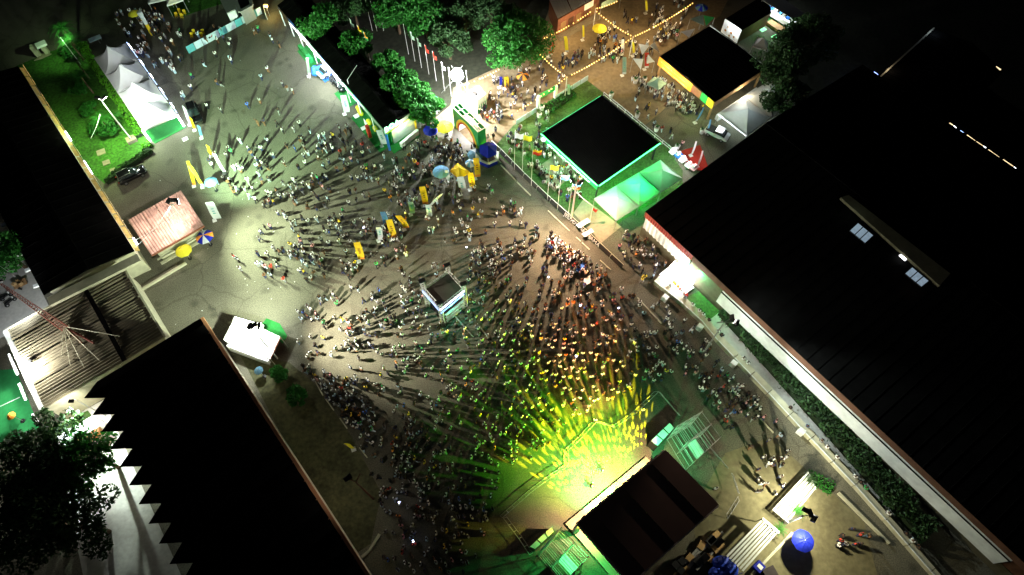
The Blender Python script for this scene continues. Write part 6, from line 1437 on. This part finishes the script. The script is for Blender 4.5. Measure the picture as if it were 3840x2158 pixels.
def pose(kind):
    J = {'pel': ((0, 0, .95), (.15, .11)), 'wai': ((0, 0, 1.10), (.13, .10)), 'che': ((0, .01, 1.33), (.17, .115)), 'nb': ((0, 0, 1.46), (.07, .065)), 'nk': ((0, .01, 1.52), (.05, .055)), 'hd': ((0, .02, 1.61), (.078, .098)), 'ht': ((0, .01, 1.70), (.06, .075)),
         'fc': ((0, .09, 1.575), (.035, .03))}
    E = [('pel', 'wai'), ('wai', 'che'), ('che', 'nb'), ('nb', 'nk'), ('nk', 'hd'), ('hd', 'ht'), ('hd', 'fc')]
    for s_, S_ in ((1, 'r'), (-1, 'l')):
        x = .2 * s_
        if kind == 'raised' or (kind == 'phone' and s_ == 1): arm = [(x, 0, 1.42), (x * 1.35, .12, 1.66), (x * 1.15, .22, 1.92), (x * 1.1, .26, 2.02)]
        elif kind == 'phone': arm = [(x, 0, 1.42), (x * 1.2, .05, 1.16), (x * .8, .28, 1.15), (x * .6, .34, 1.17)]
        elif kind == 'walk': arm = [(x, 0, 1.42), (x * 1.2, -.12 * s_, 1.16), (x * 1.15, .02 - .2 * s_, .93), (x * 1.1, .08 - .22 * s_, .84)]
        elif kind == 'sit': arm = [(x, 0, 1.42), (x * 1.25, .05, 1.15), (x * .9, .27, 1.05), (x * .8, .36, 1.03)]
        else: arm = [(x, 0, 1.42), (x * 1.25, -.02, 1.15), (x * 1.2, .07, .92), (x * 1.15, .10, .82)]
        for i, (p, r_) in enumerate(zip(arm, (.062, .046, .034, .036))): J['a%d%s' % (i, S_)] = (p, r_)
        E += [('che', 'a0' + S_), ('a0' + S_, 'a1' + S_), ('a1' + S_, 'a2' + S_), ('a2' + S_, 'a3' + S_)]
        q_ = .09 * s_
        if kind == 'walk': leg = [(q_, 0, .86), (q_, .14 * s_ + .05, .5), (q_, .26 * s_ - .06, .10), (q_, .26 * s_ + .08, .05)]
        elif kind == 'sit': leg = [(q_, .05, .90), (q_ * 1.3, .45, .88), (q_ * 1.3, .46, .48), (q_ * 1.3, .60, .44)]
        else: leg = [(q_, 0, .86), (q_ * 1.15, .03, .5), (q_ * 1.2, 0, .09), (q_ * 1.3, .14, .05)]
        for i, (p, r_) in enumerate(zip(leg, (.095, .065, .045, .04))): J['l%d%s' % (i, S_)] = (p, r_)
        E += [('pel', 'l0' + S_), ('l0' + S_, 'l1' + S_), ('l1' + S_, 'l2' + S_), ('l2' + S_, 'l3' + S_)]
    if kind == 'sit': J = {k: ((p[0], p[1], p[2] - .42), r_) for k, (p, r_) in J.items()}
    return J, E
def grow(J, keys, k): return {q_: (J[q_][0], tuple(x * k + .008 for x in (J[q_][1] if isinstance(J[q_][1], tuple) else (J[q_][1],) * 2))) for q_ in keys}
POSES = {}
for kd in ('stand', 'walk', 'raised', 'phone', 'sit'):
    J, E = pose(kd); sk_ = ['wai', 'che', 'nb', 'a0r', 'a1r', 'a0l', 'a1l', 'pel']; tk = ['pel', 'l0r', 'l1r', 'l2r', 'l0l', 'l1l', 'l2l']
    mk = lambda sub: (skin_mesh('body', J, E, 'skin', sub), skin_mesh('shirt', grow(J, sk_, 1.1), [e for e in E if e[0] in sk_ and e[1] in sk_], 'cloth', sub), skin_mesh('trousers', grow(J, tk, 1.14), [e for e in E if e[0] in tk and e[1] in tk], 'cloth', sub))
    hd = J['hd'][0]; hr = MB().ball((hd[0], hd[1] - .015, hd[2] + .055), (.09, .11, .085), 8, 5).mesh('hair', M_['hair'], True)
    hi, lo = mk(1), mk(0)
    POSES[kd] = (hi, hr, lo)
COL = {'white': (.78, .78, .76), 'pale blue': (.45, .58, .70), 'grey': (.28, .28, .28), 'black': (.02, .02, .022), 'navy': (.03, .04, .10), 'yellow': (.85, .62, .05), 'lime': (.45, .75, .10), 'red': (.60, .06, .04), 'orange': (.80, .28, .04), 'pink': (.75, .35, .38), 'green': (.05, .40, .12), 'blue': (.06, .15, .55), 'brown': (.20, .10, .05)}
MIX = {'mixed': [('white', 46), ('black', 22), ('grey', 9), ('navy', 8), ('pale blue', 5), ('yellow', 3), ('red', 2), ('orange', 2), ('pink', 2), ('green', 2), ('blue', 2), ('brown', 6)],
       'front': [('white', 56), ('black', 22), ('lime', 4), ('yellow', 4), ('orange', 3), ('navy', 6), ('grey', 6), ('green', 3)]}
TR = ['black', 'navy', 'grey', 'black', 'navy', 'brown', 'pale blue']
def pick(mx): names, ws = zip(*MIX[mx]); return random.choices(names, ws)[0]
random.seed(21)
# density of the crowd: polygon in photo coordinates, number, mix, share of poses, facing
ST = P(2330, 1800)
REG = [
 ([(600, 330), (700, 60), (1000, 60), (1120, 330), (1150, 480), (800, 520)], 40, 'mixed', 'loose'),
 ([(760, 560), (1150, 480), (1420, 590), (1480, 760), (1050, 820), (820, 700)], 105, 'mixed', 'loose'),
 ([(1300, 470), (1560, 560), (1560, 700), (1420, 740), (1150, 560)], 42, 'mixed', 'loose'),
 ([(1560, 520), (1720, 500), (1790, 560), (1740, 610), (1600, 660), (1520, 640)], 60, 'mixed', 'group'),
 ([(1480, 640), (1800, 680), (1950, 790), (2100, 960), (1850, 1010), (1500, 830)], 125, 'mixed', 'loose'),
 ([(820, 1000), (1050, 830), (1480, 800), (1560, 1000), (1300, 1080), (1060, 1060)], 95, 'mixed', 'group'),
 ([(1120, 1130), (1320, 1090), (1560, 1050), (1600, 1300), (1500, 1500), (1250, 1440), (1100, 1390)], 140, 'mixed', 'group'),
 ([(1500, 1020), (1600, 1000), (1820, 980), (1860, 1400), (1700, 1480), (1560, 1400)], 95, 'mixed', 'stage'),
 ([(900, 640), (1500, 640), (1560, 1000), (1050, 1050)], 60, 'mixed', 'loose'),
 ([(1250, 1440), (1520, 1500), (1640, 1700), (1640, 2100), (1460, 2100), (1400, 1800)], 60, 'mixed', 'loose'),
 ([(1150, 1400), (1300, 1420), (1420, 1560), (1380, 1680), (1250, 1520)], 60, 'mixed', 'group'),
 ([(1760, 960), (2150, 960), (2420, 1150), (2480, 1320), (2300, 1400), (1850, 1300), (1740, 1200)], 215, 'mixed', 'stage'),
 ([(1800, 1200), (2380, 1270), (2560, 1420), (2460, 1460), (2330, 1520), (2230, 1560), (2090, 1700), (1880, 1760), (1760, 1500)], 235, 'front', 'stage'),
 ([(1500, 1480), (1800, 1440), (1880, 1800), (1780, 2150), (1640, 2150), (1520, 1800)], 165, 'mixed', 'stage'),
 ([(1420, 1560), (1540, 1500), (1620, 1900), (1600, 2150), (1440, 2150)], 45, 'mixed', 'stage'),
 ([(2030, 880), (2180, 960), (2290, 1030), (2240, 1080), (2060, 960)], 45, 'mixed', 'group'),
 ([(2300, 880), (2420, 880), (2500, 990), (2440, 1100), (2330, 1000)], 34, 'mixed', 'loose'),
 ([(2430, 1130), (2560, 1180), (2760, 1420), (2860, 1540), (2740, 1560), (2560, 1420)], 80, 'mixed', 'loose'),
 ([(2600, 1440), (2900, 1560), (2990, 1760), (2860, 1900), (2760, 1700)], 34, 'mixed', 'loose'),
 ([(3120, 1960), (3260, 2000), (3220, 2120), (3130, 2060)], 9, 'mixed', 'loose'),
 ([(1850, 300), (2040, 240), (2200, 200), (2100, 330), (1920, 450), (1800, 460)], 75, 'mixed', 'group'),
 ([(2180, 190), (2330, 60), (2560, 0), (2580, 80), (2430, 210), (2350, 260), (2250, 250)], 60, 'mixed', 'group'),
 ([(2180, 190), (2260, 130), (2340, 160), (2330, 240), (2220, 240)], 28, 'mixed', 'group'),
 ([(1750, 420), (1850, 400), (1910, 450), (1840, 540), (1790, 500)], 22, 'mixed', 'group'),
 ([(1880, 560), (1930, 490), (2060, 420), (2060, 560), (2180, 660), (2190, 740), (2110, 760), (1990, 650)], 70, 'mixed', 'lawn'),
 ([(2340, 290), (2480, 300), (2600, 390), (2640, 420), (2560, 440), (2420, 350)], 60, 'mixed', 'lawn'),
 ([(2430, 130), (2540, 100), (2540, 170), (2470, 200)], 22, 'mixed', 'group'),
 ([(2340, 300), (2600, 560), (2560, 560), (2380, 440)], 12, 'mixed', 'loose'),
 ([(400, 60), (620, 40), (700, 230), (640, 330), (560, 260), (470, 160)], 70, 'mixed', 'group'),
 ([(2060, 880), (2130, 940), (2110, 960), (2050, 920)], 14, 'mixed', 'group'),
]
def inside(x, y, poly):
    r_ = False; n_ = len(poly)
    for i in range(n_):
        (x0, y0), (x1, y1) = poly[i], poly[i - 1]
        if (y0 > y) != (y1 > y) and x < (x1 - x0) * (y - y0) / (y1 - y0) + x0: r_ = not r_
    return r_
AVOID = [[(1900, 2000), (1960, 1800), (2050, 1680), (2150, 1575), (2270, 1515), (2420, 1440), (2480, 1455), (2560, 1560), (2400, 1900), (2150, 2060)], [(1590, 1120), (1690, 1070), (1765, 1140), (1665, 1225)], [(1785, 560), (1880, 560), (1890, 650), (1790, 660)], [(1690, 480), (1800, 520), (1800, 570), (1700, 520)], [(2480, 190), (2660, 90), (2880, 260), (2690, 420)], [(2470, 1030), (2540, 970), (2620, 1080), (2560, 1130)]]
PE = []; grid = {}
def free(p, dmin):
    kx, ky = int(p.x // 1), int(p.y // 1)
    for i in (-1, 0, 1):
        for j in (-1, 0, 1):
            for q_ in grid.get((kx + i, ky + j), ()):
                if (q_ - p).length < dmin: return False
    return True
def put(p, kd, shirt, rz, z=0.0): grid.setdefault((int(p.x // 1), int(p.y // 1)), []).append(V((p.x, p.y, 0))); PE.append(dict(p=V((p.x, p.y, z)), k=kd, c=shirt, t=random.choice(TR), rz=rz, s=random.uniform(.87, 1.02)))
for poly, cnt, mx, mode in REG:
    us, vs = [p[0] for p in poly], [p[1] for p in poly]; done = 0; tries = 0; anchors = []
    while done < cnt and tries < cnt * 30:
        tries += 1
        if mode in ('group', 'loose') and anchors and random.random() < (.40 if mode == 'group' else .22):
            a = random.choice(anchors); u, v = a[0] + random.gauss(0, 13), a[1] + random.gauss(0, 12)
        else: u, v = random.uniform(min(us), max(us)), random.uniform(min(vs), max(vs))
        if not inside(u, v, poly) or any(inside(u, v, a) for a in AVOID): continue
        p = P(u, v)
        if not free(p, .5): continue
        anchors.append((u, v)); done += 1
        to = ST - p; face = math.atan2(to.y, to.x) - math.pi / 2 + random.gauss(0, .3)
        if mode == 'stage': kd = random.choices(['stand', 'raised', 'phone', 'walk'], [58, 14, 18, 10])[0]; rz = face
        elif mode == 'lawn': kd = random.choices(['sit', 'stand'], [70, 30])[0]; rz = random.uniform(0, 6.28)
        else: kd = random.choices(['stand', 'walk', 'phone'], [50, 44, 6])[0]; rz = random.uniform(0, 6.28)
        put(p, kd, pick(mx), rz)
# the two performers on the floor before the deck, the crew behind, those sitting on the wall
for u, v, c_ in ((2258, 1768, 'white'), (2218, 1826, 'grey'), (2676, 1838, 'white'), (2405, 1545, 'white'), (2228, 1585, 'white')): put(P(u, v), 'stand', c_, random.uniform(0, 6.28))
WS = []
for i in range(34):
    t = random.uniform(0, 1); k = min(len(wp) - 3, int(t * (len(wp) - 2))) ; a, b = wp[k + 0], wp[k + 1]; p = lerp(a, b, random.random()); d_ = (b - a).normalized(); o = V((d_.y, -d_.x, 0)); o = -o if o.x < 0 else o
    p = p + o * .35
    if free(V((p.x, p.y, 0)), .6): put(p, 'sit', pick('mixed'), math.atan2(o.y, o.x) - math.pi / 2, z=.48)
# chairs for those sitting on the lawns
ch_me = {}
def chair_parts():
    r_ = {}
    r_['seat'] = MB().box((0, -.02, .43), (.46, .46, .05)).mesh('seat', M_['white']); r_['backrest'] = MB().box((0, -.25, .70), (.46, .05, .5)).mesh('backrest', M_['white']); r_['leg'] = MB().tube((0, 0, 0), (0, 0, .41), .025, n=5).mesh('leg', M_['white']); return r_
CP = chair_parts(); CH = [q_ for q_ in PE if q_['k'] == 'sit' and q_['p'].z < .1]
ORD1 = ['', 'second ', 'third ', 'fourth ', 'fifth ', 'sixth ', 'seventh ', 'eighth ', 'ninth ', 'tenth ', 'eleventh ', 'twelfth ', 'thirteenth ', 'fourteenth ', 'fifteenth ', 'sixteenth ', 'seventeenth ', 'eighteenth ', 'nineteenth ']
TENS = {2: 'twenty', 3: 'thirty', 4: 'forty', 5: 'fifty', 6: 'sixty', 7: 'seventy', 8: 'eighty', 9: 'ninety'}
def nth(i):
    if i < 19: return ORD1[i]
    n_ = i + 1
    if n_ >= 100: return '%dth ' % n_
    return (TENS[n_ // 10][:-1] + 'ieth ') if n_ % 10 == 0 else TENS[n_ // 10] + '-' + (['first ', 'second ', 'third ', 'fourth ', 'fifth ', 'sixth ', 'seventh ', 'eighth ', 'ninth '][n_ % 10 - 1])
LM = {'the mixing tower': (1680, 1110), 'the white marquee': (960, 1280), 'the rainbow gate': (1745, 520), 'the hexagonal blue kiosk': (1832, 600), 'the parked black car on the lawn edge': (500, 665), 'the light blue plaza banner': (1440, 850), 'the pink kiosk roof': (640, 850), 'the lone yellow plaza banner': (1346, 982), 'the LED stand': (2540, 1060), 'the white lamp pole by the lettered fence': (2142, 825), 'the pavilion corner': (1450, 560), 'the white pickup': (1235, 270), 'the yellow parasol on the sand': (2249, 104), 'the right stage speakers': (2480, 1630), 'the left stage speakers': (2040, 2020), 'the middle stage barrier corner': (2232, 1592), 'the big blue parasol bottom right': (3014, 2028), 'the grey lamp pole at the long wall': (2636, 1327), 'the unlit brown lamp pole': (1400, 1872), 'the white kiosk by the mast': (1795, 380), 'the neon pavilion letters': (2130, 620), 'the orange fascia': (2560, 330), 'the banner fence end': (708, 203), 'the string light crossing': (2375, 137), 'the curved white banner': (1612, 775), 'the flower bed bushes': (3070, 1815)}
LMW = {k: P(*v) for k, v in LM.items()}
rank = {}
for q_ in PE:
    q_['lm'] = min(LMW, key=lambda k: (LMW[k] - q_['p']).length); q_['d'] = (LMW[q_['lm']] - q_['p']).length; rank.setdefault((q_['c'], q_['lm'], q_['k'] == 'sit'), []).append(q_)
for l in rank.values():
    l.sort(key=lambda q_: q_['d'])
    for i, q_ in enumerate(l): q_['i'] = i
CH.sort(key=lambda q_: q_['d']); cr = {}
for q_ in CH:
    i = cr.get(q_['lm'], 0); cr[q_['lm']] = i + 1
    o = thing('plastic_chair', 'white plastic chair, occupied, %sclosest to %s' % (nth(i), q_['lm']), 'chair', q_['p'], q_['rz'], 'white chairs on the lounge lawns')
    for nm in ('seat', 'backrest'): c = bpy.data.objects.new(nm, CP[nm]); C.objects.link(c); c.parent = o
    for sx, sy in ((-1, -1), (1, -1), (1, 1), (-1, 1)): c = bpy.data.objects.new('leg', CP['leg']); C.objects.link(c); c.parent = o; c.location = (sx * .2, sy * .2 - .02, 0)
# the 300 that show largest become individuals; the rest are one mass
def showing(q_):
    u, v = upx(q_['p']); 
    if not (0 < u < 3840 and 0 < v < 2158): return -1
    lit = 1.0 if q_['c'] in ('white', 'yellow', 'lime', 'orange', 'red', 'pink', 'pale blue') else .9
    if v > 1600 or (u > 2400 and v > 1100): lit *= .75
    dist = (q_['p'] - V((0, 0, H))).length; return lit / dist
PE.sort(key=showing, reverse=True)
SIT = [q_ for q_ in PE if False]
def pose_word(k): return {'stand': 'standing', 'walk': 'walking', 'raised': 'with both arms raised', 'phone': 'holding an arm up', 'sit': 'sitting'}[k]
for q_ in PE[:300]:
    hi, hr, lo = POSES[q_['k']]; b = bpy.data.objects.new('person', hi[0]); C.objects.link(b); b.location = q_['p']; b.rotation_euler = (0, 0, q_['rz']); b.scale = (q_['s'],) * 3
    tag(b, 'person in %s top%s, %sclosest to %s' % (q_['c'], ' sitting' if q_['k'] == 'sit' else '', nth(q_['i']), q_['lm']), 'person', 'people at the fair')
    for nm, me, cl in (('shirt', hi[1], COL[q_['c']]), ('trousers', hi[2], COL[q_['t']]), ('hair', hr, (.01, .008, .007))):
        c = bpy.data.objects.new(nm, me); C.objects.link(c); c.parent = b; c.color = (*cl, 1)
def arr(me):
    v = np.empty(len(me.vertices) * 3); me.vertices.foreach_get('co', v); return v.reshape(-1, 3), [tuple(p.vertices) for p in me.polygons]
CA = {k: [arr(m) for m in (*lo, hr)] for k, (hi, hr, lo) in POSES.items()}
VV, FF, TT, off = [], [], [], 0
for q_ in PE[300:]:
    cs_, sn_ = math.cos(q_['rz']), math.sin(q_['rz']); M3 = np.array([[cs_, sn_, 0], [-sn_, cs_, 0], [0, 0, 1]]) * q_['s']
    for (v, f), cl in zip(CA[q_['k']], ((.085, .045, .028), COL[q_['c']], COL[q_['t']], (.01, .008, .007))):
        VV.append(v @ M3 + np.array(q_['p'])); FF += [tuple(i + off for i in x) for x in f]; TT.append(np.tile([*cl, 1.0], (len(v), 1))); off += len(v)
me = bpy.data.meshes.new('crowd'); me.from_pydata(np.concatenate(VV).tolist(), [], FF); at = me.color_attributes.new('tint', 'FLOAT_COLOR', 'POINT'); at.data.foreach_set('color', np.concatenate(TT).ravel()); me.materials.append(M_['crowd']); me.update()
co = bpy.data.objects.new('crowd', me); C.objects.link(co); stuff(co, 'the mass of further people packed across the fairground and before the stage')
# phones held up, a few lit screens
for i, (u, v) in enumerate(((2176, 1148), (2320, 1158), (2056, 1042), (1364, 856), (1497, 1886), (1550, 2031), (2160, 1338), (1750, 930))):
    p = P(u, v, 1.75); b = MB().box(p, (.16, .02, .30), rz=.4 * i).build('phone', 'dark', None, org=p); MB().box(p + V((0, 0, .0)) + V((0, .0, .17)), (.22, .14, .03), rz=.4 * i).build('screen', 'phone', b)
    tag(b, 'glowing phone held up in the crowd, %s' % ('right of the mixing tower, left of two', 'right of the mixing tower, right of two', 'below the lettered fence', 'near the lone yellow banner', 'near the unlit brown lamp pole', 'magenta spot at the bottom', 'in front of the stage', 'above the mixing tower')[i], 'phone', 'lit phones')
